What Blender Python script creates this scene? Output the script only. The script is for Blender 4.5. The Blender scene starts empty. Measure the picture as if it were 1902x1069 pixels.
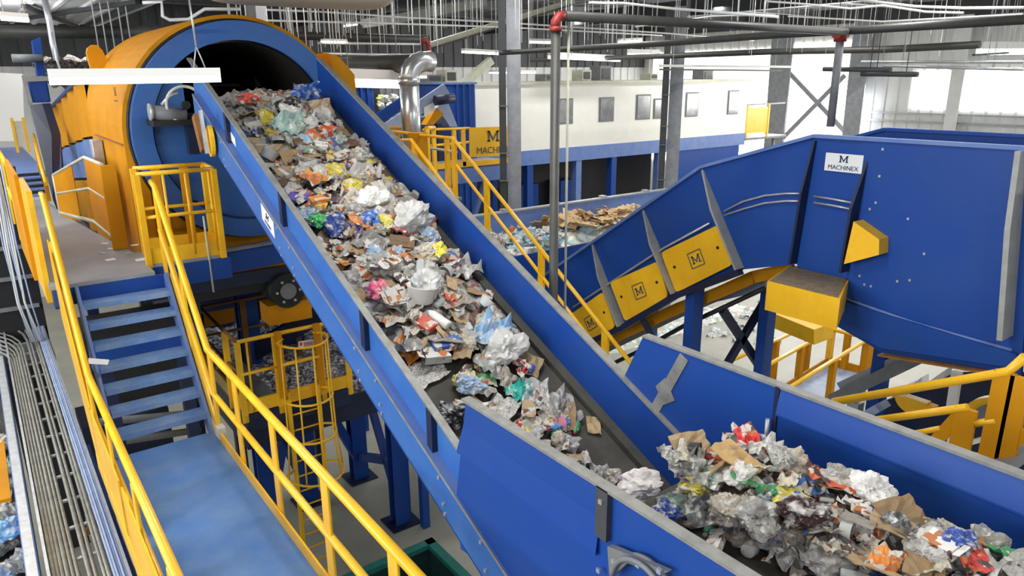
import bpy, math, random
from math import sin, cos, pi, radians, sqrt, atan2
from mathutils import Vector, Matrix, noise
import bmesh

# ------------------------------------------------------------------ camera, sky, lights, exposure
H = 8.2                                   # eye height above the hall floor; all numbers below are metres from the eye
sc = bpy.context.scene
COL = sc.collection
FPX, PIT, ROL, YAW = 1340.0, 0.2845, -0.008, 0.634
FW = Vector((sin(YAW) * cos(PIT), cos(YAW) * cos(PIT), -sin(PIT)))
_r = Vector((cos(YAW), -sin(YAW), 0)); _u = _r.cross(FW)
RT = _r * cos(ROL) + _u * sin(ROL); UP = -_r * sin(ROL) + _u * cos(ROL)
cd = bpy.data.cameras.new('camera'); cam = bpy.data.objects.new('camera', cd); COL.objects.link(cam)
cd.sensor_width = 36; cd.lens = FPX / 1902 * 36; cd.clip_end = 300
cam.matrix_world = Matrix((( RT.x, UP.x, -FW.x, 0), (RT.y, UP.y, -FW.y, 0), (RT.z, UP.z, -FW.z, H), (0, 0, 0, 1)))
sc.camera = cam
vs = sc.view_settings
vs.view_transform = 'Standard'; vs.look = 'None'; vs.exposure = 0.1; vs.gamma = 1.0; vs.use_curve_mapping = False
w = bpy.data.worlds.new('sky'); sc.world = w; w.use_nodes = True
w.node_tree.nodes['Background'].inputs[0].default_value = (0.93, 0.97, 1.0, 1)
w.node_tree.nodes['Background'].inputs[1].default_value = 0.50

def area(name, loc, size, sy, power, target=None, color=(1, .98, .95)):
    l = bpy.data.lights.new(name, 'AREA'); l.shape = 'RECTANGLE'; l.size = size; l.size_y = sy; l.energy = power; l.color = color
    o = bpy.data.objects.new(name, l); COL.objects.link(o); o.location = (loc[0], loc[1], loc[2] + H)
    d = Vector(target) - Vector(loc) if target else Vector((0, 0, -1))
    o.rotation_euler = d.to_track_quat('-Z', 'Y').to_euler(); return o
# rows of strip lamps under the roof (their light), and the daylight of the translucent wall bays
for ix, x in enumerate((-2.5, 3.2, 9.5, 16, 23)):
    for iy, y in enumerate((-2, 4.5, 11, 17.5, 25)):
        area('strip_lamp_light', (x, y, 1.35 if x < 0 and y > 5 else 2.3), 2.4, .35, 165)
for y in (13, 18): area('added_eave_uplight', (-.5, y, .7), 3, .6, 110, (-.5, y, 3))  # added uplights to brighten the eave deck, without fixtures of their own
area('wall_daylight', (33.4, 13, -.6), 9, 2.4, 1000, (10, 13, -3))
area('wall_daylight', (33.4, 20.5, -1.2), 5, 3.0, 800, (15, 18, -4))
area('added_left_daylight', (-9, 4, 1.0), 8, 5, 1300, (3, 6, -2), (.93, .97, 1))  # added light from the open left side; no door stands there

def ray(x, y): return FW * FPX + RT * (x - 951) - UP * (y - 534.5)
def at(x, y, **k):
    d = ray(x, y); c, v = list(k.items())[0]
    return d * (v / d['XYZ'.index(c)])
def zat(X, Y, py):                          # height at which the vertical through X, Y meets picture row py
    a, b = -12.0, 6.0
    for _ in range(50):
        m = (a + b) / 2; v = Vector((X, Y, m))
        if 534.5 - FPX * v.dot(UP) / v.dot(FW) > py: a = m
        else: b = m
    return m

# ------------------------------------------------------------------ materials
def mat(name, color, rough=.5, metal=0.0, var=.0, vs_=6.0, bump=0.0, bs=40.0, color2=None, coat=0.0, emit=0.0, stretch=None, spec=None):
    m = bpy.data.materials.new(name); m.use_nodes = True; nt = m.node_tree; b = nt.nodes['Principled BSDF']
    c = tuple(color) + (1,)
    b.inputs['Base Color'].default_value = c; b.inputs['Roughness'].default_value = rough; b.inputs['Metallic'].default_value = metal
    if spec is not None: b.inputs['Specular IOR Level'].default_value = spec
    if coat: b.inputs['Coat Weight'].default_value = coat; b.inputs['Coat Roughness'].default_value = .2
    if emit: b.inputs['Emission Color'].default_value = c; b.inputs['Emission Strength'].default_value = emit
    if var or bump:
        tc = nt.nodes.new('ShaderNodeTexCoord'); src = tc.outputs['Object']
        if stretch:
            mp = nt.nodes.new('ShaderNodeMapping'); mp.inputs['Scale'].default_value = stretch
            nt.links.new(src, mp.inputs[0]); src = mp.outputs[0]
    if var:
        n = nt.nodes.new('ShaderNodeTexNoise'); n.inputs['Scale'].default_value = vs_; n.inputs['Detail'].default_value = 6; n.inputs['Roughness'].default_value = .65
        nt.links.new(src, n.inputs['Vector'])
        r = nt.nodes.new('ShaderNodeValToRGB'); r.color_ramp.elements[0].position = .38; r.color_ramp.elements[1].position = .68
        r.color_ramp.elements[0].color = c
        c2 = color2 if color2 else tuple(min(1, x * (1 - var)) for x in color)
        r.color_ramp.elements[1].color = tuple(c2) + (1,)
        nt.links.new(n.outputs['Fac'], r.inputs[0]); nt.links.new(r.outputs[0], b.inputs['Base Color'])
    if bump:
        n2 = nt.nodes.new('ShaderNodeTexNoise'); n2.inputs['Scale'].default_value = bs; n2.inputs['Detail'].default_value = 3
        nt.links.new(src, n2.inputs['Vector'])
        bp = nt.nodes.new('ShaderNodeBump'); bp.inputs['Strength'].default_value = bump; bp.inputs['Distance'].default_value = .02
        nt.links.new(n2.outputs['Fac'], bp.inputs['Height']); nt.links.new(bp.outputs[0], b.inputs['Normal'])
    return m
M = {}
M['blue'] = mat('blue_paint', (.009, .058, .305), .42, var=.25, vs_=1.3, bump=.05, bs=3, color2=(.016, .068, .29), spec=.3)
M['blue_mid'] = mat('blue_paint_paler', (.030, .125, .43), .45, var=.3, vs_=2.2, bump=.05, bs=4, color2=(.05, .16, .44), spec=.35)  # paler blue for the incline's outer left wall and channel
M['blue_lt'] = mat('blue_paint_worn', (.10, .19, .50), .45, var=.3, vs_=3, color2=(.16, .24, .47))
M['blue_dk'] = mat('navy_paint', (.009, .018, .06), .45, var=.3)
M['ringblue'] = mat('ring_blue_paint', (.026, .11, .38), .42, var=.3, vs_=2, color2=(.05, .13, .34), spec=.35)
M['deck'] = mat('blue_deck_plate', (.085, .22, .56), .5, var=.4, vs_=1.6, bump=.25, bs=60, color2=(.17, .30, .56), spec=.3)
M['tread'] = mat('blue_tread_plate', (.12, .25, .54), .5, var=.3, vs_=5, bump=.2, bs=70, color2=(.22, .34, .55))
M['greydeck'] = mat('grey_deck_plate', (.30, .33, .38), .55, var=.25, vs_=2, bump=.15, bs=60, color2=(.25, .27, .30))
M['yellow'] = mat('safety_yellow_paint', (.95, .55, .012), .38, var=.12, vs_=3, coat=.2, color2=(.86, .44, .01))
M['panelyellow'] = mat('yellow_panel_paint', (.95, .54, .012), .45, var=.12, vs_=4, color2=(.86, .46, .01))
M['orange'] = mat('orange_paint', (.62, .27, .007), .6, var=.2, vs_=2, color2=(.54, .225, .007), spec=.15)
M['rust'] = mat('rusty_brown_paint', (.30, .13, .03), .7, var=.3, vs_=8)
M['edge'] = mat('bare_worn_edge', (.30, .30, .28), .55, metal=.25, var=.35, vs_=9, color2=(.20, .20, .19))
M['galv'] = mat('galvanised_steel', (.55, .57, .60), .38, metal=.55, var=.25, vs_=10)
M['steel'] = mat('grey_steel_paint', (.20, .21, .22), .5, var=.25, vs_=4)
M['column'] = mat('grey_column_paint', (.36, .38, .42), .55, var=.3, vs_=3)
M['darkcol'] = mat('dark_grey_steel', (.06, .065, .07), .5, var=.2)
M['black'] = mat('black_steel', (.012, .012, .014), .55, var=.3)
M['rubber'] = mat('dusty_rubber_belt', (.075, .07, .055), .75, var=.45, vs_=5, bump=.15, bs=30, color2=(.045, .042, .035))
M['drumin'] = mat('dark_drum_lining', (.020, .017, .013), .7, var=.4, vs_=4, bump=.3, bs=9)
M['duct'] = mat('spiral_duct_steel', (.62, .64, .66), .28, metal=.8, var=.2, vs_=6, color2=(.45, .47, .5))
M['pipe'] = mat('dark_pipe', (.055, .055, .05), .5, var=.3)
M['red'] = mat('red_coupling_paint', (.24, .02, .015), .5)
M['white'] = mat('white_panel', (.86, .86, .83), .45)
M['cabin'] = mat('cream_cabin_panel', (.88, .87, .80), .5, var=.05, vs_=2)
M['signwhite'] = mat('white_sticker', (.80, .81, .82), .4)
M['ink'] = mat('dark_blue_ink', (.02, .03, .10), .5)
M['greyink'] = mat('grey_ink', (.10, .10, .10), .5)
M['redink'] = mat('red_ink', (.5, .03, .03), .5)
M['floor'] = mat('hall_concrete', (.40, .39, .32), .5, var=.35, vs_=.7, bump=.05, bs=20, color2=(.30, .30, .26))
M['roof'] = mat('grey_roof_deck', (.27, .275, .28), .6, var=.2, vs_=1, color2=(.20, .205, .21))
M['wallw'] = mat('white_wall_sheet', (.84, .85, .84), .5, var=.12, vs_=1)
M['walld'] = mat('dark_wall_sheet', (.085, .09, .095), .6, var=.2, vs_=1)
M['glow'] = mat('translucent_daylight_sheet', (1, .99, .96), .5, emit=2.4)
M['led'] = mat('lamp_diffuser', (1, 1, .98), .5, emit=3.2)
M['glass'] = mat('tinted_window_glass', (.16, .18, .20), .12, var=.5, vs_=2.5, color2=(.35, .35, .33), coat=.5)
M['cable'] = mat('blue_grey_cable', (.36, .45, .66), .5, var=.2)
M['conduit'] = mat('grey_conduit', (.30, .30, .27), .45, metal=.4, var=.3, vs_=8)
M['wire'] = mat('pale_conduit', (.72, .73, .72), .45, metal=.2)
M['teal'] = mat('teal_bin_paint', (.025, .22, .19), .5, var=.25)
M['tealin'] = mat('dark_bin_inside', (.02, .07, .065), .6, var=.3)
M['beige'] = mat('beige_fabric_duct', (.55, .47, .36), .7)
M['cream'] = mat('cream_channel', (.62, .62, .50), .55, var=.2)
M['dust'] = mat('dusty_top', (.22, .17, .11), .85, var=.4, vs_=10, bump=.3)
M['gusset'] = mat('pale_grey_gusset', (.38, .39, .37), .5, var=.2)

def obj_color_mat(name, kind):
    m = bpy.data.materials.new(name); m.use_nodes = True; nt = m.node_tree; b = nt.nodes['Principled BSDF']; L = nt.links
    oi = nt.nodes.new('ShaderNodeObjectInfo'); tc = nt.nodes.new('ShaderNodeTexCoord')
    col = oi.outputs['Color']; b.inputs['Roughness'].default_value = .5
    def mix(fac, a, bb):
        x = nt.nodes.new('ShaderNodeMix'); x.data_type = 'RGBA'
        if isinstance(fac, float): x.inputs['Factor'].default_value = fac
        else: L.new(fac, x.inputs['Factor'])
        for s, v in ((6, a), (7, bb)):
            if isinstance(v, tuple): x.inputs[s].default_value = v
            else: L.new(v, x.inputs[s])
        return x.outputs[2]
    def ramp(src, p0, p1):
        r = nt.nodes.new('ShaderNodeValToRGB'); r.color_ramp.elements[0].position = p0; r.color_ramp.elements[1].position = p1
        L.new(src, r.inputs[0]); return r.outputs[0]
    off = nt.nodes.new('ShaderNodeVectorMath'); off.operation = 'ADD'
    L.new(tc.outputs['Object'], off.inputs[0])
    sc3 = nt.nodes.new('ShaderNodeVectorMath'); sc3.operation = 'SCALE'; sc3.inputs[0].default_value = (31, 17, 23)
    L.new(oi.outputs['Random'], sc3.inputs['Scale']); L.new(sc3.outputs[0], off.inputs[1])
    def nz(scale, detail=3):
        n = nt.nodes.new('ShaderNodeTexNoise'); n.inputs['Scale'].default_value = scale; n.inputs['Detail'].default_value = detail
        L.new(off.outputs[0], n.inputs['Vector']); return n.outputs['Fac']
    if kind == 'film':
        c = mix(ramp(nz(2.6), .5, .68), col, (.58, .57, .53, 1)); b.inputs['Roughness'].default_value = .34
    elif kind == 'print':
        v = nt.nodes.new('ShaderNodeTexVoronoi'); v.distance = 'CHEBYCHEV'; v.inputs['Scale'].default_value = 1.9; L.new(off.outputs[0], v.inputs['Vector'])
        sp = nt.nodes.new('ShaderNodeSeparateColor'); L.new(v.outputs['Color'], sp.inputs[0])
        c = mix(ramp(sp.outputs[0], .60, .62), col, (.55, .52, .46, 1))
        c = mix(ramp(sp.outputs[1], .84, .86), c, (.10, .06, .05, 1))
        c = mix(ramp(sp.outputs[2], .86, .88), c, (.45, .16, .05, 1))
    elif kind == 'news':
        c = mix(ramp(nz(11, 4), .5, .62), col, (.26, .245, .22, 1))
    elif kind == 'board':
        c = mix(ramp(nz(1.6), .5, .75), col, (.26, .17, .09, 1)); b.inputs['Roughness'].default_value = .8
    else:
        c = mix(ramp(nz(1.5), .6, .8), col, (.5, .48, .44, 1)); b.inputs['Roughness'].default_value = .3
    L.new(c, b.inputs['Base Color']); return m
for k in ('film', 'print', 'news', 'board', 'plain'): M['t_' + k] = obj_color_mat('litter_' + k, k)

def heap_mat(name, cols, scale):
    m = bpy.data.materials.new(name); m.use_nodes = True; nt = m.node_tree; b = nt.nodes['Principled BSDF']; b.inputs['Roughness'].default_value = .5
    tc = nt.nodes.new('ShaderNodeTexCoord'); v = nt.nodes.new('ShaderNodeTexVoronoi'); v.inputs['Scale'].default_value = scale
    nt.links.new(tc.outputs['Object'], v.inputs['Vector'])
    s = nt.nodes.new('ShaderNodeSeparateColor'); nt.links.new(v.outputs['Color'], s.inputs[0])
    r = nt.nodes.new('ShaderNodeValToRGB'); r.color_ramp.interpolation = 'CONSTANT'
    e = r.color_ramp.elements
    for i, c in enumerate(cols):
        el = e[i] if i < 2 else e.new(i / len(cols))
        el.position = i / len(cols); el.color = c + (1,)
    nt.links.new(s.outputs[0], r.inputs[0]); nt.links.new(r.outputs[0], b.inputs['Base Color']); return m
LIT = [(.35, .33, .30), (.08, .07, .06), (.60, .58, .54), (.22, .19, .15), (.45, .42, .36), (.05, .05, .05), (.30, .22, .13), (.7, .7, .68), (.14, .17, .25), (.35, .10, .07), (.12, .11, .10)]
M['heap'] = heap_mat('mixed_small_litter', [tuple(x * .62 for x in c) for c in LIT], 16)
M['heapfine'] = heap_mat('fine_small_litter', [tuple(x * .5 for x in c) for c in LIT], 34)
M['shred'] = heap_mat('shredded_film', [(.10, .11, .14), (.35, .36, .40), (.62, .63, .66), (.16, .17, .2), (.75, .75, .76), (.3, .26, .26), (.05, .05, .07)], 22)
M['paperheap'] = heap_mat('pale_paper_litter', [(.75, .77, .75), (.45, .62, .62), (.6, .55, .45), (.85, .85, .82), (.35, .42, .40), (.70, .52, .30), (.8, .8, .8)], 9)

# ------------------------------------------------------------------ mesh building
ORI = {}
class MB:
    def __init__(s): s.v = []; s.f = []; s.sm = []
    def poly(s, pts, smooth=False):
        n = len(s.v); s.v += [Vector(p) for p in pts]; s.f.append(tuple(range(n, n + len(pts)))); s.sm.append(smooth); return s
    def box(s, x0, x1, y0, y1, z0, z1):
        return s.obox(((x0 + x1) / 2, (y0 + y1) / 2, (z0 + z1) / 2), (abs(x1 - x0) / 2, 0, 0), (0, abs(y1 - y0) / 2, 0), (0, 0, abs(z1 - z0) / 2))
    def obox(s, c, a, b, d):
        c, a, b, d = map(Vector, (c, a, b, d)); n = len(s.v)
        for k in (-1, 1):
            for j in (-1, 1):
                for i in (-1, 1): s.v.append(c + a * i + b * j + d * k)
        fs = ((0, 2, 3, 1), (4, 5, 7, 6), (0, 1, 5, 4), (2, 6, 7, 3), (0, 4, 6, 2), (1, 3, 7, 5))
        if a.cross(b).dot(d) < 0: fs = tuple(tuple(reversed(q)) for q in fs)
        for q in fs: s.f.append(tuple(n + i for i in q)); s.sm.append(False)
        return s
    def bar(s, a, b, w, h, up=(0, 0, 1)):                      # w across, h along up
        a, b = Vector(a), Vector(b); d = b - a; u = Vector(up)
        x = d.cross(u)
        if x.length < 1e-6: x = d.cross(Vector((1, 0, 0)))
        x.normalize(); u = x.cross(d).normalized()
        return s.obox((a + b) / 2, d / 2, x * w / 2, u * h / 2)
    def prism(s, pts, vec):
        pts = [Vector(p) for p in pts]; vec = Vector(vec); n = len(pts)
        nn = Vector((0, 0, 0))
        for i in range(n): nn += pts[i].cross(pts[(i + 1) % n])
        if nn.dot(vec) > 0: pts = pts[::-1]
        s.poly(pts); s.poly([p + vec for p in reversed(pts)])
        for i in range(n):
            a, b = pts[i], pts[(i + 1) % n]; s.poly([b, a, a + vec, b + vec])
        return s
    def tube(s, path, r, n=10, closed=False, caps=True):
        P = [Vector(p) for p in path]; m = len(P); base = len(s.v); prev = None
        for i in range(m):
            if closed: d = P[(i + 1) % m] - P[i - 1]
            else: d = P[min(i + 1, m - 1)] - P[max(i - 1, 0)]
            d.normalize()
            if prev is None:
                u = Vector((0, 0, 1)) if abs(d.z) < .9 else Vector((1, 0, 0))
                x = d.cross(u).normalized()
            else:
                x = prev - d * prev.dot(d); x.normalize()
            prev = x; y = d.cross(x)
            rr = r[i] if isinstance(r, (list, tuple)) else r
            for k in range(n):
                t = 2 * pi * k / n; s.v.append(P[i] + x * cos(t) * rr + y * sin(t) * rr)
        for i in range(m if closed else m - 1):
            for k in range(n):
                a = base + i * n; b = base + ((i + 1) % m) * n
                s.f.append((a + k, a + (k + 1) % n, b + (k + 1) % n, b + k)); s.sm.append(True)
        if not closed and caps:
            s.f.append(tuple(base + k for k in reversed(range(n)))); s.sm.append(False)
            s.f.append(tuple(base + (m - 1) * n + k for k in range(n))); s.sm.append(False)
        return s
    def grid(s, fn, nu, nv, smooth=True):
        b = len(s.v)
        for i in range(nu + 1):
            for j in range(nv + 1): s.v.append(Vector(fn(i / nu, j / nv)))
        for i in range(nu):
            for j in range(nv):
                a = b + i * (nv + 1) + j
                s.f.append((a, a + nv + 1, a + nv + 2, a + 1)); s.sm.append(smooth)
        return s
    def mesh(s, name, m, off=Vector((0, 0, 0))):
        me = bpy.data.meshes.new(name); me.from_pydata([tuple(v - off) for v in s.v], [], s.f)
        me.polygons.foreach_set('use_smooth', s.sm); me.materials.append(m if not isinstance(m, str) else M[m]); me.update(); return me
    def build(s, name, m, parent=None, bevel=0, label=None):
        off = ORI.get(parent.name, Vector((0, 0, 0))) if parent else Vector((0, 0, 0))
        if parent is None:
            xs = [v.x for v in s.v]; ys = [v.y for v in s.v]; zs = [v.z for v in s.v]
            off = Vector(((min(xs) + max(xs)) / 2, (min(ys) + max(ys)) / 2, min(zs)))
        o = bpy.data.objects.new(name, s.mesh(name, m, off)); COL.objects.link(o)
        ORI[o.name] = off
        if parent: o.parent = parent
        else: o.location = off
        if label: o['label'] = label
        if bevel:
            bm = o.modifiers.new('b', 'BEVEL'); bm.width = bevel; bm.segments = 2; bm.limit_method = 'ANGLE'
        return o
def tag(o, label=None, cat=None, group=None, kind=None):
    if label: o['label'] = label
    if cat: o['category'] = cat
    if group: o['group'] = group
    if kind: o['kind'] = kind
    return o
def thing(name, loc, label, cat, group=None):
    o = bpy.data.objects.new(name, None); COL.objects.link(o); o.location = loc; o.empty_display_size = .2
    ORI[o.name] = Vector(loc); return tag(o, label, cat, group)
def struct(name, mb, m, **k):
    return tag(mb.build(name, m, **k), kind='structure')
def B(): return MB()
def text(s, parent, pos, xdir, ydir, size, m, name='lettering', ext=.002):
    c = bpy.data.curves.new(name, 'FONT'); c.body = s; c.size = size; c.align_x = 'CENTER'; c.align_y = 'CENTER'; c.extrude = ext; c.offset = 0
    x = Vector(xdir).normalized(); y = Vector(ydir); y = (y - x * y.dot(x)).normalized(); z = x.cross(y)
    o = bpy.data.objects.new(name, c); COL.objects.link(o); o.parent = parent; p = Vector(pos) - ORI[parent.name]
    o.matrix_local = Matrix(((x.x, y.x, z.x, p.x), (x.y, y.y, z.y, p.y), (x.z, y.z, z.z, p.z), (0, 0, 0, 1)))
    c.materials.append(M[m])
    me = bpy.data.meshes.new_from_object(o.evaluated_get(bpy.context.evaluated_depsgraph_get())); me.name = name   # letters as plain mesh
    q = bpy.data.objects.new(name, me); COL.objects.link(q); q.parent = parent; q.matrix_local = o.matrix_local.copy()
    bpy.data.objects.remove(o); return q
def logo(parent, pos, xdir, ydir, size, m):                    # the slab M mark
    x = Vector(xdir).normalized(); y = Vector(ydir); y = (y - x * y.dot(x)).normalized(); z = x.cross(y); s = size * .5; b = B(); p = Vector(pos)
    def pol(q): b.prism([p + x * u * s + y * v * s for u, v in q], z * .003)
    for k in (-1, 1):
        pol([(k * .62, -.75), (k * .62, .75), (k * .92, .75), (k * .92, -.75)]); pol([(k * .5, -.78), (k * 1.08, -.78), (k * 1.08, -.58), (k * .5, -.58)]); pol([(k * .62, .58), (k * 1.08, .58), (k * 1.08, .78), (k * .62, .78)])
        pol([(k * .64, .78), (k * .95, .78), (0, -.72), (0, -.25)])
    return b.build('logo', m, parent)
def arc(c, r, a0, a1, n, ax=(1, 0, 0), ay=(0, 0, 1)):
    c, ax, ay = Vector(c), Vector(ax), Vector(ay)
    return [c + ax * r * cos(radians(a0 + (a1 - a0) * i / n)) + ay * r * sin(radians(a0 + (a1 - a0) * i / n)) for i in range(n + 1)]
def lerp(a, b, t): return Vector(a) * (1 - t) + Vector(b) * t

# ------------------------------------------------------------------ the setting
struct('floor', B().box(-14, 36, -14, 35, -H - .2, -H), 'floor')
def corr(a, b, z0, z1, nrm, pitch=.5, depth=.05):              # ribbed sheet wall between plan points a and b
    a, b, nrm = Vector((*a, 0)), Vector((*b, 0)), Vector((*nrm, 0)); L = (b - a).length; d = (b - a) / L; m = B(); x = 0; pts = []
    while x < L:
        for dx, h in ((0, 0), (pitch * .62, 0), (pitch * .7, depth), (pitch * .92, depth)): pts.append(a + d * min(L, x + dx) + nrm * h)
        x += pitch
    for p, q in zip(pts, pts[1:]):
        m.poly([p + Vector((0, 0, z0)), q + Vector((0, 0, z0)), q + Vector((0, 0, z1)), p + Vector((0, 0, z1))])
    return m
struct('wall_back', corr((-14, 33), (35, 33), -H, .5, (0, -1), .6), 'wallw')
struct('wall_back_upper', corr((-14, 32.9), (35, 32.9), .5, 3.4, (0, -1), .6), 'walld')
struct('wall_right', corr((34.5, 34), (34.5, -12), -H, 2.35, (-1, 0), .55, .06), 'wallw')
struct('trim_right', B().box(34.3, 34.45, -12, 34, 2.3, 3.3), 'walld')
struct('trim_rail', B().box(34.25, 34.4, -12, 19, -1.75, -1.68).box(34.25, 34.4, -12, 19, -2.1, -2.03), 'galv')
# translucent daylight bays in the right wall
for i, (y0, y1, z0, z1) in enumerate(((-10, 3.4, -1.5, .1), (3.8, 9.6, -1.5, .1), (10.0, 16.3, -1.5, .1), (19.4, 22.5, -5, 1.5), (23.4, 32, -5, 1.3))):
    struct('window_%d' % (i + 1), B().box(34.38, 34.42, y0, y1, z0, z1), 'glow')
# roof: ribbed deck, purlins, deep frames
rm = B(); x = -14
while x < 36:
    for p, q in (((x, 3.0), (x + .5, 3.0)), ((x + .5, 3.0), (x + .56, 2.94)), ((x + .56, 2.94), (x + .74, 2.94)), ((x + .74, 2.94), (x + .8, 3.0))):
        rm.poly([(p[0], -14, p[1]), (p[0], 35, p[1]), (q[0], 35, q[1]), (q[0], -14, q[1])])
    x += .8
struct('ceiling', rm, 'roof')
lm = B(); x = -12.0                                             # lower eave deck at the left
while x < 3.1:
    for p, q in (((x, 1.5), (x + .36, 1.5)), ((x + .36, 1.5), (x + .39, 1.46)), ((x + .39, 1.46), (x + .47, 1.46)), ((x + .47, 1.46), (x + .5, 1.5))):
        lm.poly([(p[0], 9, p[1]), (p[0], 24.5, p[1]), (q[0], 24.5, q[1]), (q[0], 9, q[1])])
    x += .5
struct('ceiling_eave', lm, 'wallw'); struct('trim_eave', B().box(3.1, 3.2, 9, 24.5, 1.4, 1.75).box(-12, 3.2, 24.45, 24.55, 1.3, 1.75), 'darkcol')
struct('beam_12', B().bar((.9, 24, 1.42), (3.0, 16, 1.42), .08, .08).bar((2.9, 24, 1.42), (1.3, 18, 1.42), .08, .08), 'darkcol')
for i, y in enumerate((3, 7.5, 12, 16.5, 21, 25.5, 30)):
    struct('beam_%d' % (i + 1), B().box(-14, 35, y - .04, y + .04, 2.68, 2.93).box(-14, 35, y - .1, y + .1, 2.66, 2.69), 'steel')
for i, x in enumerate((-3.5, 4, 12, 22)):
    struct('beam_%d' % (i + 8), B().box(x - .02, x + .02, -14, 35, 2.1, 2.66).box(x - .15, x + .15, -14, 35, 2.08, 2.11), 'darkcol')

# building columns
def hcol(x, y, wf, dp, label, z1=2.1, lit='column'):
    t = thing('building_column', (x, y, -H), label, 'column')
    B().box(x - dp / 2, x + dp / 2, y - .012, y + .012, -H, z1).build('web', 'steel', t)
    B().box(x + dp / 2, x + dp / 2 + .03, y - wf / 2, y + wf / 2, -H, z1).build('flange', lit, t, bevel=.004)
    B().box(x - dp / 2 - .03, x - dp / 2, y - wf / 2, y + wf / 2, -H, z1).build('flange', 'darkcol', t, bevel=.004)
    st = B()
    for k in range(8): st.box(x - dp / 2, x + dp / 2, y - wf / 2, y + wf / 2, -6 + k * 1.05, -5.98 + k * 1.05)
    st.build('stiffener', 'steel', t)
    B().box(x - dp / 2 - .12, x + dp / 2 + .12, y - wf / 2 - .1, y + wf / 2 + .1, -H, -H + .04).build('base_plate', 'steel', t)
    return t
def flangecol(x, y, wx, label):                                # lit flange faces the camera, dark web side to the left
    t = thing('building_column', (x, y, -H), label, 'column')
    n = Vector((-x, -y, 0)).normalized(); s = Vector((n.y, -n.x, 0)) * -1
    if s.x < 0: s = -s
    c = Vector((x, y, 0)); z0, z1 = -H, 2.1; zc = Vector((0, 0, (z0 + z1) / 2)); hz = Vector((0, 0, (z1 - z0) / 2))
    B().obox(c + s * wx * .18 + zc, s * wx * .32, n * .02, hz).build('flange', 'column', t)
    B().obox(c - s * wx * .34 + zc, s * wx * .16, n * .16, hz).build('web', 'darkcol', t)
    st = B()
    for zz in (-3.35, -2.2, -1.6, -.6): st.obox(c - s * wx * .3 - n * -.12 + Vector((0, 0, zz)), s * wx * .22, n * .08, (0, 0, .012))
    st.build('stiffener', 'steel', t)
    B().obox(c + Vector((0, 0, z0 + .02)), s * wx * .7, n * .3, (0, 0, .02)).build('base_plate', 'steel', t)
    return t
p = at(949, 390, Y=13); flangecol(p.x, p.y, .47, 'tall grey steel column behind the yellow platform sign')
p = at(1242, 300, Y=16.5); flangecol(p.x, p.y, .66, 'grey steel column standing before the cream cabin wall')
for px, py, lb in ((1442, 200, 'grey wall column at the left foot of the wall cross brace'), (1590, 160, 'grey wall column to the right of the wall cross brace'), (1775, 160, 'faint grey wall column between the bright daylight panels')):
    p = at(px, py, X=33.6); hw = .58 if px < 1500 else .42 if px < 1700 else .25
    t = thing('wall_column', (p.x, p.y, -H), lb, 'column')
    B().prism([(33.6, p.y - hw * .8, -H), (33.6, p.y + hw * .8, -H), (33.6, p.y + hw * 1.1, 2.3), (33.6, p.y - hw * 1.1, 2.3)], (.05, 0, 0)).build('flange', 'column' if px < 1700 else 'wallw', t)
    B().box(33.65, 34.4, p.y + hw * .5, p.y + hw * .6, -H, 2.3).build('web', 'steel', t)
pa, pb, pc, pd = at(1466, 135, X=33.9), at(1570, 245, X=33.9), at(1452, 262, X=33.9), at(1572, 140, X=33.9)
t = thing('cross_brace', (33.9, pb.y, -3), 'pale X shaped wall brace between two grey wall columns', 'brace')
B().bar(pa, pb, .1, .2).build('brace_arm', 'column', t); B().bar(pc - Vector((.15, 0, 0)), pd - Vector((.15, 0, 0)), .1, .2).build('brace_arm', 'column', t)

# ------------------------------------------------------------------ rubbish: base shapes and scattering
rnd = random.Random(11)
def ico(sub):
    bm = bmesh.new(); bmesh.ops.create_icosphere(bm, subdivisions=sub, radius=1); v = [x.co.copy() for x in bm.verts]; f = [tuple(q.index for q in p.verts) for p in bm.faces]; bm.free(); return v, f
def raw(name, v, f, m, smooth=False):
    me = bpy.data.meshes.new(name); me.from_pydata([tuple(x) for x in v], [], f); me.materials.append(M[m])
    if smooth: me.polygons.foreach_set('use_smooth', [True] * len(f))
    me.update(); return me
IV, IF = ico(4)
def bag_mesh(seed, flat):
    o = Vector((seed * 7.3, seed * 3.1, seed * 1.7)); out = []
    for v in IV:
        r = .66 + .42 * noise.noise(v * 1.3 + o) + .30 * abs(noise.noise(v * 2.9 + o)) + .13 * abs(noise.noise(v * 6.0 + o))
        out.append(Vector((v.x * r, v.y * r * .8, v.z * r * flat)))
    return raw('crumpled_bag', out, IF, 't_film')
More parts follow.
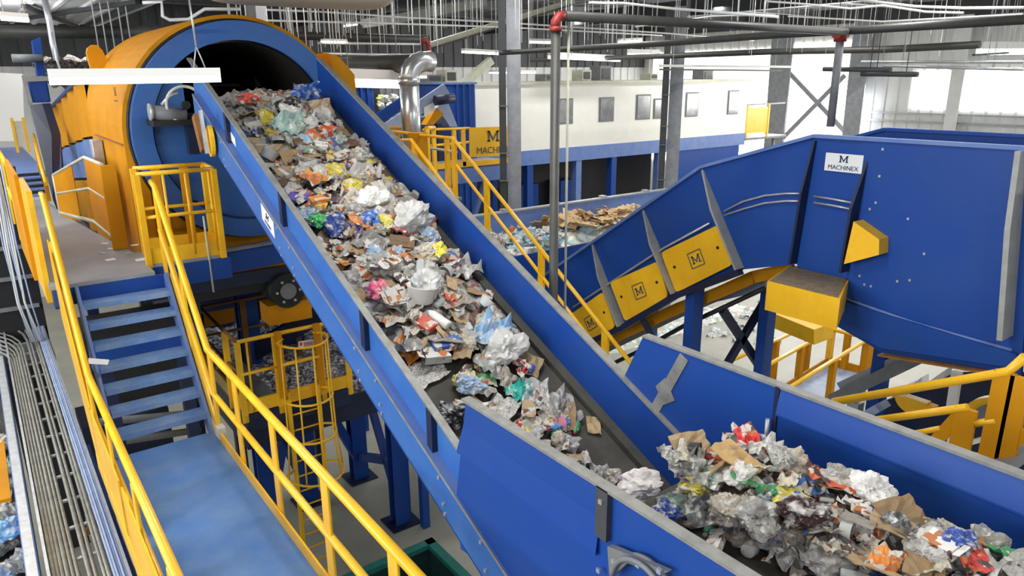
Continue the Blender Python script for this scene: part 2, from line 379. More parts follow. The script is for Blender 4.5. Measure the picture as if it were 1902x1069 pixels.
def sheet_mesh(seed, m, sx=1, sy=.7, amp=.28, n=9, th=0):
    o = Vector((seed * 5.1, seed * 2.3, 0)); v = []; f = []
    for i in range(n + 1):
        for j in range(n + 1):
            a, b = i / n * 2 - 1, j / n * 2 - 1
            q = Vector((a, b, 0)) * 1.2 + o
            z = amp * (abs(noise.noise(q * 1.1)) * 2 + .7 * abs(noise.noise(q * 2.6)) - .6)
            v.append(Vector((a * sx * (1 - .25 * abs(noise.noise(q + Vector((9, 0, 0))))) , b * sy * (1 - .25 * abs(noise.noise(q + Vector((0, 9, 0))))), z)))
    for i in range(n):
        for j in range(n):
            a = i * (n + 1) + j; f.append((a, a + n + 1, a + n + 2, a + 1))
    if th:
        k = len(v); v += [x - Vector((0, 0, th)) for x in v]; f += [tuple(k + q for q in reversed(p)) for p in f]
        ring = [i * (n + 1) for i in range(n + 1)] + [n * (n + 1) + j for j in range(1, n + 1)] + [i * (n + 1) + n for i in range(n - 1, -1, -1)] + [j for j in range(n - 1, 0, -1)]
        for q in range(len(ring)):
            a, b = ring[q], ring[(q + 1) % len(ring)]; f.append((a, b, b + k, a + k))
    return raw('sheet', v, f, m)
def lathe_mesh(prof, m, n=16, squash=1.0, wob=0):
    v = []; f = []
    for i, (r, z) in enumerate(prof):
        for k in range(n):
            t = 2 * pi * k / n; rr = r * (1 + wob * noise.noise(Vector((cos(t) * 2, sin(t) * 2, z * 3 + wob * 20))))
            v.append(Vector((z, rr * cos(t), rr * sin(t) * squash)))
    for i in range(len(prof) - 1):
        for k in range(n): f.append((i * n + k, i * n + (k + 1) % n, (i + 1) * n + (k + 1) % n, (i + 1) * n + k))
    f.append(tuple(range(n - 1, -1, -1))); f.append(tuple((len(prof) - 1) * n + k for k in range(n)))
    return raw('turned', v, f, m, True)
def box_mesh(seed, sx, sy, sz, m):
    b = B(); b.box(-sx, sx, -sy, sy, -sz, sz); r = random.Random(seed)
    v = [x + Vector((r.uniform(-.12, .12) * sx, r.uniform(-.12, .12) * sy, r.uniform(-.2, .2) * sz)) for x in b.v]
    n = len(v)                                                  # an open flap
    v += [Vector((sx, -sy, sz)), Vector((sx, sy, sz)), Vector((sx * 1.45, sy * .9, sz * 1.5)), Vector((sx * 1.45, -sy * .9, sz * 1.5))]
    return raw('carton', v, b.f + [(n, n + 1, n + 2, n + 3)], m)
KINDS = {
 'crumpled_bag': ('crumpled plastic bag', 'bag', [bag_mesh(i, .62) for i in range(7)], (.13, .27)),
 'plastic_film': ('torn plastic film', 'film', [sheet_mesh(i + 40, 't_film', amp=.5) for i in range(4)], (.13, .26)),
 'crumpled_paper': ('crumpled paper sheet', 'paper', [sheet_mesh(i, 't_print', amp=.4) for i in range(4)], (.11, .21)),
 'newspaper_sheet': ('folded newspaper sheet', 'newspaper', [sheet_mesh(i + 20, 't_news', 1, .75, .22, 8, .03) for i in range(3)], (.14, .23)),
 'cardboard_piece': ('torn cardboard piece', 'cardboard', [sheet_mesh(i + 60, 't_board', 1, .65, .16, 5, .05) for i in range(4)], (.11, .22)),
 'food_carton': ('crushed food carton', 'carton', [box_mesh(i, 1, .62, .3, 't_print') for i in range(4)], (.08, .15)),
 'drink_can': ('dented drink can', 'can', [lathe_mesh([(.42, -1), (.5, -.92), (.48, 0), (.5, .92), (.42, 1)], 't_plain', 14, .75, .15)], (.055, .075)),
 'plastic_bottle': ('empty plastic bottle', 'bottle', [lathe_mesh([(.30, -1), (.36, -.93), (.34, -.4), (.37, 0), (.35, .45), (.2, .72), (.13, .8), (.13, .86)], 't_plain', 14, .8, .12)], (.11, .17)),
 'tub': ('empty plastic tub', 'tub', [lathe_mesh([(.55, -.45), (.62, -.4), (.78, .42), (.84, .45), (.74, .45), (.58, -.3)], 't_plain', 18, 1, .05)], (.08, .12)),
}
CAP = lathe_mesh([(.17, .84), (.18, .86), (.18, 1.0), (.15, 1.02)], 't_plain', 12, .8)
PAL = {
 'crumpled_bag': [('clear grey', (.34, .33, .30), 6), ('white', (.62, .60, .56), 4), ('pale blue', (.30, .42, .58), 1.6), ('yellow', (.62, .52, .05), .8), ('black', (.03, .03, .035), 1.2), ('pink', (.60, .18, .24), .5), ('dark blue', (.03, .07, .30), .8), ('pale green', (.30, .42, .33), .8), ('beige', (.46, .40, .31), 2)],
 'plastic_film': [('clear grey', (.28, .28, .26), 6), ('white', (.60, .58, .54), 2.5), ('teal', (.05, .34, .29), .8), ('dark grey', (.10, .10, .10), 2), ('lilac', (.34, .30, .45), .8), ('silver', (.42, .42, .43), 1)],
 'crumpled_paper': [('white', (.70, .69, .66), 4), ('red', (.52, .05, .04), 1), ('orange', (.66, .22, .05), 1), ('cream', (.58, .52, .40), 3), ('blue', (.06, .15, .42), 1), ('purple', (.16, .10, .34), .6), ('green', (.06, .32, .12), .6)],
 'newspaper_sheet': [('grey', (.50, .49, .46), 4), ('cream', (.58, .53, .42), 3), ('pale', (.64, .63, .60), 2)],
 'cardboard_piece': [('brown', (.36, .24, .12), 4), ('tan', (.47, .34, .19), 4), ('dark brown', (.16, .10, .06), 1.4), ('grey', (.34, .32, .29), 1.5)],
 'food_carton': [('white', (.68, .67, .64), 3), ('red', (.50, .06, .04), 1), ('orange', (.64, .24, .04), 1), ('tan', (.45, .33, .2), 1.5), ('blue', (.06, .14, .42), 1), ('yellow', (.64, .48, .06), .8)],
 'drink_can': [('silver', (.55, .55, .56), 2), ('red', (.52, .05, .05), 1.2), ('green', (.06, .36, .12), .6), ('blue', (.05, .12, .42), 1)],
 'plastic_bottle': [('clear', (.48, .50, .50), 4), ('white', (.70, .70, .68), 2), ('green', (.06, .34, .16), .6), ('blue', (.08, .22, .52), .9), ('yellow', (.66, .54, .08), .5)],
 'tub': [('white', (.74, .73, .69), 3), ('yellow', (.66, .55, .12), .6), ('pink', (.62, .22, .28), .4), ('black', (.03, .03, .03), .7)],
}
ITEMS = []
def put_item(kind, cname, col, loc, rot, size, where, group, label=None):
    desc, cat, meshes, _ = KINDS[kind]
    o = bpy.data.objects.new(kind, rnd.choice(meshes)); COL.objects.link(o)
    o.location = loc; o.rotation_euler = rot; o.scale = (size,) * 3; o.color = (*col, 1)
    o['category'] = cat; o['group'] = group
    if kind == 'plastic_bottle':
        c = bpy.data.objects.new('cap', CAP); COL.objects.link(c); c.parent = o
        c.color = (*rnd.choice([(.6, .6, .6), (.5, .05, .04), (.05, .12, .45)]), 1)
    ITEMS.append([o, cname, desc, where, label, Vector(loc)]); return o
def pick(tbl):
    r = rnd.uniform(0, sum(t[-1] for t in tbl))
    for t in tbl:
        r -= t[-1]
        if r <= 0: return t
    return tbl[-1]
def scatter(n, fn, weights, group, scale=1.0):
    for _ in range(n):
        k = pick(weights)[0]; cn, c, _w = pick(PAL[k]); s = rnd.uniform(*KINDS[k][3]) * scale
        loc, tilt, where = fn(s)
        if tilt and loc[1] < 3.9: s *= .62
        j = rnd.uniform(.72, 1.05); c = tuple(min(1, x * j) for x in c)
        e = (Matrix.Rotation(tilt, 3, 'X') @ Matrix.Rotation(rnd.uniform(0, 6.28), 3, 'Z') @ Matrix.Rotation(rnd.gauss(0, .38), 3, 'X')).to_euler()
        put_item(k, cn, c, loc, e, s, where, group)
def finish_labels():
    seen = {}
    for it in ITEMS:
        o, cn, desc, where, lb, p = it
        base = lb or '%s %s %s' % (cn, desc, where)
        it.append(base); seen.setdefault(base, []).append(it)
    for base, its in seen.items():
        if len(its) == 1: its[0][0]['label'] = base; continue
        used = set()
        for it in its:
            near = sorted((q for q in ITEMS if q is not it), key=lambda q: (q[5] - it[5]).length_squared)[:14]
            lb = base
            for rel in ('beside', 'near'):
                for q in near:
                    c = base + ', %s a %s %s' % (rel, q[1], q[2].split()[-1])
                    if c not in used and len(c.split()) <= 16: lb = c; break
                if lb != base: break
            used.add(lb); it[0]['label'] = lb

# ------------------------------------------------------------------ inclined conveyor into the drum
XL, XR, SL = 2.26, 3.82, .445
def T(y): return -2.3 + SL * (y - 3.72)                        # top edge of its side walls
def P3(x, y, dz=0): return (x, y, T(y) + dz)
inc = thing('inclined_conveyor', (3.04, 3.2, T(3.2) - 1), 'blue inclined belt conveyor climbing through rubbish into the round drum mouth', 'conveyor')
Y0, Y1 = 2.75, 9.42
def side(x0, x1, y0, y1, d0, d1): return B().prism([P3(x0, y0, d0), P3(x0, y1, d0), P3(x0, y1, d1), P3(x0, y0, d1)], (x1 - x0, 0, 0))
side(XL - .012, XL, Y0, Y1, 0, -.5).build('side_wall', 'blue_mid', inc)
side(XR, XR + .012, Y0, Y1 + .05, 0, -.62).build('side_wall', 'blue', inc)
side(XL - .05, XL + .004, Y0, Y1, .008, -.008).build('wall_flange', 'edge', inc)
side(XR - .004, XR + .065, Y0, Y1 + .05, .008, -.012).build('wall_flange', 'edge', inc)
m = B(); m.prism([P3(XL + .002, Y0, -.5), P3(XL + .002, 9.45, -.5), P3(XL + .002, 9.45, -.515), P3(XL + .002, Y0, -.515)], (XR - XL - .004, 0, 0)); m.build('belt', 'rubber', inc)
side(XL, XL + .09, Y0, Y1, -.44, -.5).build('belt_skirt', 'rubber', inc)
side(XR - .09, XR, Y0, Y1, -.44, -.5).build('belt_skirt', 'rubber', inc)
# outer ledge and channel of the left side
side(XL - .09, XL - .01, Y0, 9.2, -.30, -.315).build('ledge', 'blue_lt', inc)
side(XL - .094, XL - .09, Y0, 9.2, -.295, -.32).build('ledge_edge', 'edge', inc)
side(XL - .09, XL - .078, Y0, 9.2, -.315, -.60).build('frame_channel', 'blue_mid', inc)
side(XL - .09, XL - .02, Y0, 9.2, -.595, -.61).build('frame_channel', 'blue', inc)
side(XR + .01, XR + .13, Y0, 9.2, -.34, -.60).build('frame_channel', 'blue', inc)
side(XL, XR, Y0 + .3, 9.0, -.60, -.62).build('return_pan', 'blue_dk', inc)
for y in (8.12, 6.62, 4.98, 3.98):                              # upright stiffeners on the outer left wall
    side(XL - .055, XL - .01, y - .035, y + .035, -.01, -.30).build('wall_stiffener', 'blue_dk', inc)
for y in (8.3, 6.75, 6.45, 5.15, 4.8, 3.9, 3.4):
    for dz in (-.34, -.5, -.56):
        c = Vector(P3(XL - .097, y + dz * .3, dz)); B().obox(c, (.008, 0, 0), (0, .011, 0), (0, 0, .011)).build('bolt', 'galv', inc)
# stickers on the channel
for (ya, yb, da, db) in ((7.06, 6.74, -.34, -.50), (8.18, 7.95, -.18, -.27)):
    x = XL - .092 if da < -.3 else XL - .015
    q = B().prism([P3(x, ya, da), P3(x, yb, da), P3(x, yb, db), P3(x, ya, db)], (-.003, 0, 0)).build('sticker', 'signwhite', inc, label='white sticker on the blue side channel')
    if da < -.3:
        c = Vector(P3(x - .004, (ya + yb) / 2, (da + db) / 2)); xd = Vector((0, -1, -SL)); yd = Vector((0, 0, 1))
        logo(q, c + Vector((0, 0, .03)), xd, yd, .07, 'ink'); text('MACHINEX', q, c - Vector((0, 0, .045)), xd, yd, .035, 'ink')
# ------------------------------------------------------------------ level infeed conveyor in the foreground
ZT = -1.9
inf = thing('infeed_conveyor', (3.04, .5, -3.4), 'blue level belt conveyor dropping rubbish onto the incline in the foreground', 'conveyor')
XA, XB = 2.20, 3.86
YE = -2.2
def yz(x, pts, th): return B().prism([(x, y, z) for y, z in pts], (th, 0, 0))
yz(XA - .015, [(3.46, ZT), (2.21, ZT), (2.21, -2.9), (3.58, -3.05), (3.62, -2.7)], .015).build('side_wall', 'blue', inf)
yz(XA - .015, [(2.21, ZT), (YE, ZT), (YE, -2.75), (2.21, -2.75)], .015).build('side_wall', 'blue', inf)
yz(XB, [(3.57, ZT), (YE, ZT), (YE, -2.5), (2.33, -2.5), (2.60, -3.3), (3.35, -3.15), (3.82, -2.44)], .015).build('side_wall', 'blue', inf)
B().box(XA - .05, XA + .01, YE, 3.46, ZT - .008, ZT + .01).build('wall_flange', 'edge', inf)
B().box(XB - .01, XB + .06, YE, 3.57, ZT - .008, ZT + .01).build('wall_flange', 'edge', inf)
# folded upper bands
B().prism([(XB, 2.38, ZT - .17), (XB, YE, ZT - .17), (XB - .035, YE, ZT - .17), (XB - .035, 2.38, ZT - .17)], (0, 0, -.012)).poly([(XB - .001, 2.38, ZT), (XB - .001, YE, ZT), (XB - .035, YE, ZT - .17), (XB - .035, 2.38, ZT - .17)]).build('folded_band', 'blue', inf)
B().box(XA - .040, XA - .015, 2.25, 3.55, -2.305, -2.29).poly([(XA - .0155, 2.25, -2.10), (XA - .0155, 3.50, -2.10), (XA - .040, 3.55, -2.29), (XA - .040, 2.25, -2.29)]).build('folded_band', 'blue', inf)
B().box(XA - .05, XA - .015, 2.17, 2.25, at(1140, 1018, X=XA - .05).z, ZT).build('seam_strap', 'darkcol', inf)
for z in (-1.97, -2.36, -2.42): B().obox((XA - .055, 2.21, z), (.006, 0, 0), (0, .012, 0), (0, 0, .012)).build('bolt', 'galv', inf)
gc = at(1188, 1112, X=XA - .1); gr = (at(1188, 1046, X=XA - .1) - gc).length
for dx in (0, .05): B().tube(arc(gc + Vector((dx, 0, 0)), gr, 10, 175, 18, (0, -1, 0), (0, 0, 1)), .013).build('pulley_guard_ring', 'steel', inf)
B().prism([at(x, y, X=XA - .08) for x, y in ((1128, 1014), (1150, 1022), (1240, 1062), (1222, 1066), (1165, 1045), (1132, 1075))], (.03, 0, 0)).build('guard_bracket', 'steel', inf)
for x, y in ((1140, 1042), (1185, 1048), (1225, 1060)): B().obox(at(x, y, X=XA - .09), (.008, 0, 0), (0, .012, 0), (0, 0, .012)).build('bolt', 'galv', inf)
B().box(XB - .012, XB + .002, 2.385, 2.415, -2.45, ZT).build('wall_seam', 'blue_dk', inf)
# worn bare strap with a diamond plate
s0, s1, sm_ = at(1272, 662, X=XB), at(1195, 800, X=XB), at(1236, 728, X=XB)
m = B().bar((XB - .006, s0.y, s0.z), (XB - .006, s1.y, s1.z), .085, .008, up=(1, 0, 0))
m.prism([(XB - .012, sm_.y + .09, sm_.z + .02), (XB - .012, sm_.y, sm_.z + .12), (XB - .012, sm_.y - .10, sm_.z - .03), (XB - .012, sm_.y, sm_.z - .10)], (.008, 0, 0))
m.build('worn_strap', 'edge', inf, label='bare grey steel strap with a diamond plate on the far wall')
B().tube([(XB - .05, 2.42, -2.12), (XB - .05, 2.42, -2.36)], .014).build('tensioner_rod', 'galv', inf, label='short silver tensioner rod')
bl = B(); ZB = -2.40
bl.box(XA + .05, XB - .1, YE, 2.5, ZB - .015, ZB); bl.build('belt', 'rubber', inf)
B().box(XB - .11, XB, YE, 2.45, ZB - .01, ZB + .05).build('belt_skirt', 'rubber', inf)
B().tube([(XA + .05, 2.5, ZB - .16), (XB - .1, 2.5, ZB - .16)], .155, 24).build('head_pulley', 'rubber', inf)
for y in (1.2, -.5): B().box(XA + .05, XB - .05, y - .05, y + .05, -2.75, -2.65).build('cross_member', 'blue_dk', inf)
# ------------------------------------------------------------------ trommel drum
DC = Vector((3.04, 0, -.69)); RO, RI, YR = 1.42, 1.18, 10.1
drum = thing('trommel_drum', (3.04, 12, -3), 'large orange and blue rotary drum screen swallowing the incline rubbish', 'drum screen')
def ringpt(r, a, y): return (DC.x + r * cos(a), y, DC.z + r * sin(a))
N = 72
m = B()
for i in range(N):
    a, b = 2 * pi * i / N, 2 * pi * (i + 1) / N
    m.poly([ringpt(RI, a, YR), ringpt(RO, a, YR), ringpt(RO, b, YR), ringpt(RI, b, YR)])
    m.poly([ringpt(RO, a, YR), ringpt(RO, a, YR + .22), ringpt(RO, b, YR + .22), ringpt(RO, b, YR)], True)
    m.poly([ringpt(RI, a, YR + .22), ringpt(RI, a, YR), ringpt(RI, b, YR), ringpt(RI, b, YR + .22)], True)
m.build('front_ring', 'ringblue', drum)
cp = [ringpt(RI, a, YR + .08) for a in [pi - .58 + (pi + 1.16 - .0) * i / 40 for i in range(41)]]
m = B(); lf = [p for p in cp if p[2] < -.03 and p[0] < 2.3]; lf.sort(key=lambda p: -p[2]); m.prism([(2.3, YR + .08, -.03)] + lf + [(2.3, YR + .08, lf[-1][2])], (0, .02, 0))
lo = [p for p in cp if p[2] < -.62 and p[0] >= 2.3]; lo.sort(key=lambda p: p[0]); m.prism([(2.3, YR + .08, -.62)] + [(2.3, YR + .08, lf[-1][2])] + lo, (0, .02, 0)); m.build('inlet_plate', 'ringblue', drum)
m = B()
m.grid(lambda u, v: ringpt(RI - .02, v * 2 * pi, YR + .05 + u * 9), 8, 48)
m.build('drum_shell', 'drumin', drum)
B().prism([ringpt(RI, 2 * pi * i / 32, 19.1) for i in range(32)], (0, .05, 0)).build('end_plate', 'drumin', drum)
B().tube([ringpt(RO + .012, 2 * pi * i / 64, YR + .16) for i in range(64)], .022, 8, closed=True).build('ring_seal', 'black', drum)
RH = 1.5; YH0, YH1 = 10.26, 13.7
prof = [Vector((DC.x + RH * cos(radians(a)), 0, DC.z + RH * sin(radians(a)))) for a in range(0, 181, 5)]
m = B()
arch = [Vector((DC.x + RH, 0, -2.7))] + prof + [Vector((DC.x - RH, 0, -2.7))]
for p, q in zip(arch, arch[1:]):
    def yb(z): return YH1 if z > 0 else max(11.9, YH1 + z * .75)
    m.poly([(p.x, YH0, p.z), (q.x, YH0, q.z), (q.x, yb(q.z), q.z), (p.x, yb(p.z), p.z)], -1.0 < p.z and p.z > -.69)
for i in range(36):                                             # front plate around the ring
    a, b = pi * i / 36, pi * (i + 1) / 36
    m.poly([ringpt(1.3, a, YH0), ringpt(RH, a, YH0), ringpt(RH, b, YH0), ringpt(1.3, b, YH0)])
m.poly([(DC.x - RH, YH0, -.69), (DC.x - 1.28, YH0, -.69), (DC.x - 1.28, YH0, -2.7), (DC.x - RH, YH0, -2.7)])
m.poly([(DC.x - 1.28, YH0 + .1, -1.3), (DC.x + RH, YH0 + .1, -1.3), (DC.x + RH, YH0 + .1, -2.7), (DC.x - 1.28, YH0 + .1, -2.7)])
hood = m.build('hood', 'orange', drum)
B().box(1.51, 1.545, 10.3, 12.6, -.79, -.775).build('seam', 'rust', hood)
mk = at(213, 170, X=1.53)
logo(hood, (1.535, mk.y, mk.z), (0, -1, 0), (0, 0, 1), .14, 'rust')
B().prism([(1.53, mk.y + .12, mk.z - .1), (1.53, mk.y - .12, mk.z - .1), (1.53, mk.y - .12, mk.z - .12), (1.53, mk.y + .12, mk.z - .12)], (-.004, 0, 0)).build('logo_frame', 'rust', hood)
B().prism([(1.53, mk.y + .12, mk.z + .12), (1.53, mk.y - .12, mk.z + .12), (1.53, mk.y - .12, mk.z + .1), (1.53, mk.y + .12, mk.z + .1)], (-.004, 0, 0)).build('logo_frame', 'rust', hood)
B().prism([at(x, y, Y=12.9) for x, y in ((178, 158), (161, 98), (163, 89), (171, 83), (181, 84), (190, 93), (206, 124), (212, 158))], (0, .14, 0)).build('lifting_lug', 'orange', drum, bevel=.02)
m = B(); pl = at(630, 140, Y=10.5)
m.prism([(4.54, 10.3, -.3), (4.75, 10.3, -.45), (4.72, 10.3, .05), (4.50, 10.3, .3), (4.32, 10.3, .35)], (0, .5, 0)); m.build('lifting_lug', 'orange', drum, bevel=.02)
# ribbed side panels, falling away to the far end
ya, yb = 13.65, 22.4
def top(y): return -.03 - (y - ya) * .107
ed = [13.65, 14.75, 15.85, 17.0, 18.2, 19.5, 20.9, 22.4]
for i, (p, q) in enumerate(zip(ed, ed[1:])):
    def bulge(u, v, zt, zb, p=p, q=q):
        y = p + .05 + (q - p - .08) * u; z0 = zt(y); z1 = zb(y)
        return (1.62 - .10 * sin(pi * u) ** .6, y, z0 + (z1 - z0) * v)
    m = B(); m.grid(lambda u, v: bulge(u, v, top, lambda y: top(y) - .84), 10, 1); m.build('side_panel', 'orange', drum)
    m = B(); m.grid(lambda u, v: bulge(u, v, lambda y: top(y) - .88, lambda y: top(y) - 1.5), 10, 1); m.build('lower_panel', 'blue_lt', drum)
    m = B(); m.grid(lambda u, v: bulge(u, v, lambda y: top(y) - 1.55, lambda y: top(y) - 2.6), 10, 1); m.build('skirt_panel', 'orange', drum)
B().prism([(1.66, ya, top(ya)), (1.66, yb, top(yb)), (1.66, yb, top(yb) - 2.6), (1.66, ya, top(ya) - 2.6)], (.03, 0, 0)).build('panel_backing', 'black', drum)
B().prism([(1.5, ya, top(ya) + .05), (1.5, yb, top(yb) + .05), (1.5, yb, top(yb)), (1.5, ya, top(ya))], (.25, 0, 0)).build('top_rail', 'blue', drum)
B().prism([(1.7, ya, top(ya) - .05), (1.7, yb, top(yb) - .05), (4.3, yb, top(yb) - .05), (4.3, ya, top(ya) - .05)], (0, 0, -.05)).build('top_cover', 'steel', drum)
bx = at(195, 268, X=1.5)
B().box(1.38, 1.53, 12.0, 12.18, -1.28, -.82).build('terminal_box', 'galv', drum, bevel=.02)
B().box(1.5, 4.6, 10.3, 19, -2.85, -2.65).build('base_frame', 'blue_dk', drum)
B().box(2.0, 4.5, 10.4, 12.5, -3.0, -2.85).build('hopper', 'black', drum)
# drive motor assembly in front of the ring
mot = thing('drum_drive', (2.05, 9.9, -.6), 'small grey motor with wheel and hoses beside the drum ring', 'motor')
m0, m1 = at(280, 208, Y=9.75), at(345, 215, Y=9.75)
B().tube([m0, m1], .085, 16).build('motor_body', 'steel', mot)
B().tube([m0 + Vector((-.02, 0, 0)), m0 + Vector((.015, 0, 0))], .1, 16).build('fan_cover', 'galv', mot)
mc = at(345, 195, Y=9.7)
B().tube(arc(mc, .22, 0, 350, 28), .018, 8, closed=True).build('wheel_rim', 'cream', mot)
B().tube([mc - Vector((0, .04, 0)), mc + Vector((0, .04, 0))], .05, 12).build('hub', 'black', mot)
B().tube([at(300, 195, Y=9.72), at(315, 178, Y=9.7), at(330, 172, Y=9.7)], .02).build('hose', 'galv', mot)
B().box(mc.x - .02, mc.x + .1, 9.72, 9.85, mc.z - .6, mc.z - .1).build('bracket', 'blue_dk', mot)
B().box(m0.x, mc.x + .1, 9.68, 10.12, m0.z - .17, m0.z - .1).build('motor_base', 'black', mot)
pk = thing('pulley_plate', (2.1, 9.5, -.9), 'yellow oval guard on a rusty bracket under the incline head', 'guard')
c = at(388, 262, X=2.1)
B().prism([c + Vector((0, .10 * cos(t * pi / 10), .17 * sin(t * pi / 10))) for t in range(20)], (.04, 0, 0)).build('guard_plate', 'panelyellow', pk)
B().bar(at(362, 215, X=2.08), at(378, 280, X=2.08), .05, .12).build('bracket', 'rust', pk)
B().bar(at(372, 205, X=2.06), at(385, 285, X=2.06), .03, .06).build('support_arm', 'galv', pk)
# ------------------------------------------------------------------ walkway on the left
ZU, ZL = -2.08, -3.55
XWL, XWR = .52, 1.535
YS0, YS1 = 7.40, 8.74
low = thing('lower_walkway', (1, 4, ZL), 'blue checker plate walkway at the foot of the blue stair', 'walkway')
B().box(XWL, XWR, .6, YS0, ZL - .03, ZL).build('deck', 'deck', low)
for x in (XWL, XWR): B().box(x - .02, x + .02, .6, YS0, ZL - .26, ZL - .031).build('side_channel', 'blue', low)
st = thing('stair_flight', (1.05, 8.1, ZL), 'blue steel stair of seven open treads between the two walkways', 'stairs')
nt_ = 7
for i in range(nt_):
    t = (i + 1) / (nt_ + 1); z = ZL + (ZU - ZL) * t; y = YS0 + (YS1 - YS0) * t
    m = B().box(.66, 1.50, y - .10, y + .11, z - .012, z).box(.66, 1.50, y - .10, y - .092, z - .055, z - .012); m.build('tread', 'tread', st)
for x in (.62, 1.50): B().prism([(x, YS0 - .12, ZL - .05), (x, YS0 + .16, ZL - .05), (x, YS1 + .1, ZU - .1), (x, YS1 - .12, ZU)], (.03, 0, 0)).build('stringer', 'blue_lt', st)
uf = thing('under_stair_frame', (1.4, 10.2, -H), 'dark blue frame and black boxes seen between the stair treads', 'frame')
for x, y in ((.85, 9.5), (1.7, 9.4), (1.0, 11.6), (2.1, 11.6)): B().box(x - .07, x + .07, y - .07, y + .07, -H, -3.0).build('leg', 'blue_dk', uf)
B().box(.7, 1.9, 9.3, 9.5, -3.3, -3.0).build('cross_beam', 'blue', uf); B().box(.75, 2.2, 10.6, 11.4, -4.4, -3.2).build('dark_box', 'black', uf); B().box(.6, 1.8, 11.7, 12.6, -6.2, -5.0).build('dark_box', 'blue_dk', uf)  # dark boxes added to darken the view between the upper treads
B().tube([(.7, 9.9, -4.2), (2.0, 10.3, -4.6)], .05).build('pipe_run', 'steel', uf); B().tube([(.7, 10.1, -4.6), (2.0, 10.6, -5.0)], .05).build('pipe_run', 'steel', uf); B().bar((.3, 12, -6.9), (2.2, 12.6, -6.6), .1, .1).build('strut', 'rust', uf)
tg = B().prism([at(165, 665, Y=7.83), at(203, 668, Y=7.83), at(200, 677, Y=7.80), at(163, 675, Y=7.80)], (0, .012, 0)).build('fallen_tag', 'signwhite')
tag(tg, 'small white printed tag lying on a blue stair tread', 'tag')
upw = thing('upper_walkway', (1, 10, ZU), 'grey upper walkway running beside the drum above the blue stair', 'walkway')
edge = [(.40, YS1), (1.42, YS1), (1.42, 9.12), (2.22, 9.12), (2.22, 9.78), (1.42, 9.9)]
q1, q2 = at(225, 460, Z=ZU), at(113, 400, Z=ZU)
B().prism([(x, y, ZU) for x, y in edge + [(q1.x, q1.y + .2), (q2.x + .05, q2.y), (.92, 15.6), (.40, 15.6)]], (0, 0, -.04)).build('deck', 'greydeck', upw)
B().box(.42, 1.5, YS1 - .02, YS1 + .02, ZU - .22, ZU - .041).build('front_beam', 'blue', upw)
B().box(1.40, 2.35, 9.1, 9.2, ZU - .30, ZU - .041).build('front_beam', 'blue', upw)
B().box(.42, .48, YS1, 15.6, ZU - .25, ZU - .041).build('side_channel', 'blue_dk', upw)
for k in range(4):
    z = ZU + .06 + k * .085
    B().box(.42, .95, 15.6 + k * .22, 15.85 + k * .22, z, z + .03).build('tread', 'blue_lt', upw)
    B().box(.42, .95, 15.82 + k * .22, 15.84 + k * .22, z + .03, z + .085).build('riser', 'black', upw)
B().box(.25, 1.1, 16.5, 24, ZU + .30, ZU + .36).build('far_deck', 'blue_lt', upw)
for k, (px, py) in enumerate(((195, 452), (205, 462), (222, 455), (240, 470), (205, 482), (262, 482), (190, 470), (250, 455))):
    p = at(px, py, Z=ZU + .004); a = rnd.uniform(0, 3); u = Vector((cos(a), sin(a), 0)) * rnd.uniform(.03, .06); v = Vector((-sin(a), cos(a), .15)) * rnd.uniform(.02, .04)
    tag(B().prism([p - u - v, p + u - v, p + u + v, p - u + v], (0, 0, .004)).build('paper_scrap', 'signwhite'), 'white paper scrap lying on the grey upper walkway', 'paper scrap', 'scraps on the upper walkway')
for k in range(14):
    p = Vector((rnd.uniform(1.65, 2.15), rnd.uniform(9.25, 9.7), ZU + .004)); a = rnd.uniform(0, 3); u = Vector((cos(a), sin(a), rnd.uniform(0, .4))) * rnd.uniform(.03, .07); v = Vector((-sin(a), cos(a), rnd.uniform(0, .5))) * rnd.uniform(.03, .05)
    tag(B().prism([p - u + v * 0, p + u, p + u + v, p - u + v], (0, 0, .004)).build('paper_scrap', 'cabin'), 'cream paper scrap on the floor inside the yellow landing cage', 'paper scrap', 'scraps in the landing cage')

def rail(parent, path, r=.027, name='top_rail', m='yellow'): return B().tube(path, r, 10).build(name, m, parent)
def post(parent, x, y, z0, z1, wy=.10, wx=.03, m='yellow', name='post'):
    o = B().box(x - wx / 2, x + wx / 2, y - wy / 2, y + wy / 2, z0, z1).build(name, m, parent, bevel=.006); return o
XR1 = 1.555
rr = thing('guardrail', (XR1, 5, ZL), 'yellow guardrail along the right edge of the lower walkway and stair', 'guardrail')
ht = .94
ptop = [(XR1, 8.95, ZU + ht + .04), (XR1, YS1 + .05, ZU + ht), (XR1, YS0 - .1, ZL + ht), (XR1, .8, ZL + ht)]
rail(rr, ptop, .034)
pm = [(XR1, YS1 + .1, ZU + .45), (XR1, YS0 - .05, ZL + .46), (XR1, .8, ZL + .46)]
rail(rr, pm, .03, 'mid_rail')
B().box(XR1 - .03, XR1 - .015, .8, YS0, ZL, ZL + .11).build('toe_board', 'yellow', rr)
for y in (6.42, 5.40, 4.32, 3.30, 2.2): post(rr, XR1, y, ZL - .22, ZL + ht - .02, .125, .02)
for y in (7.25,): post(rr, XR1, y, ZL - .2, ZL + ht - .02, .10, .03)
m = B().prism([(XR1 - .01, YS0 - .1, ZL + .12), (XR1 - .01, YS0 + .12, ZL + .12), (XR1 - .01, YS1 - .05, ZU - .1), (XR1 - .01, YS1 - .22, ZU + .05)], (.02, 0, 0)); m.build('stair_plate', 'yellow', rr)
post(rr, XR1, YS1 + .1, ZU - .35, ZU + ht, .11, .03); post(rr, XR1, 8.05, -2.95, -1.9, .10, .03)
B().box(XR1 - .05, XR1 + .03, YS0 - .32, YS0 - .2, ZL + .04, ZL + .16).build('splice_box', 'cream', rr, bevel=.005, label='small pale splice box at the stair foot')
XL1 = .50
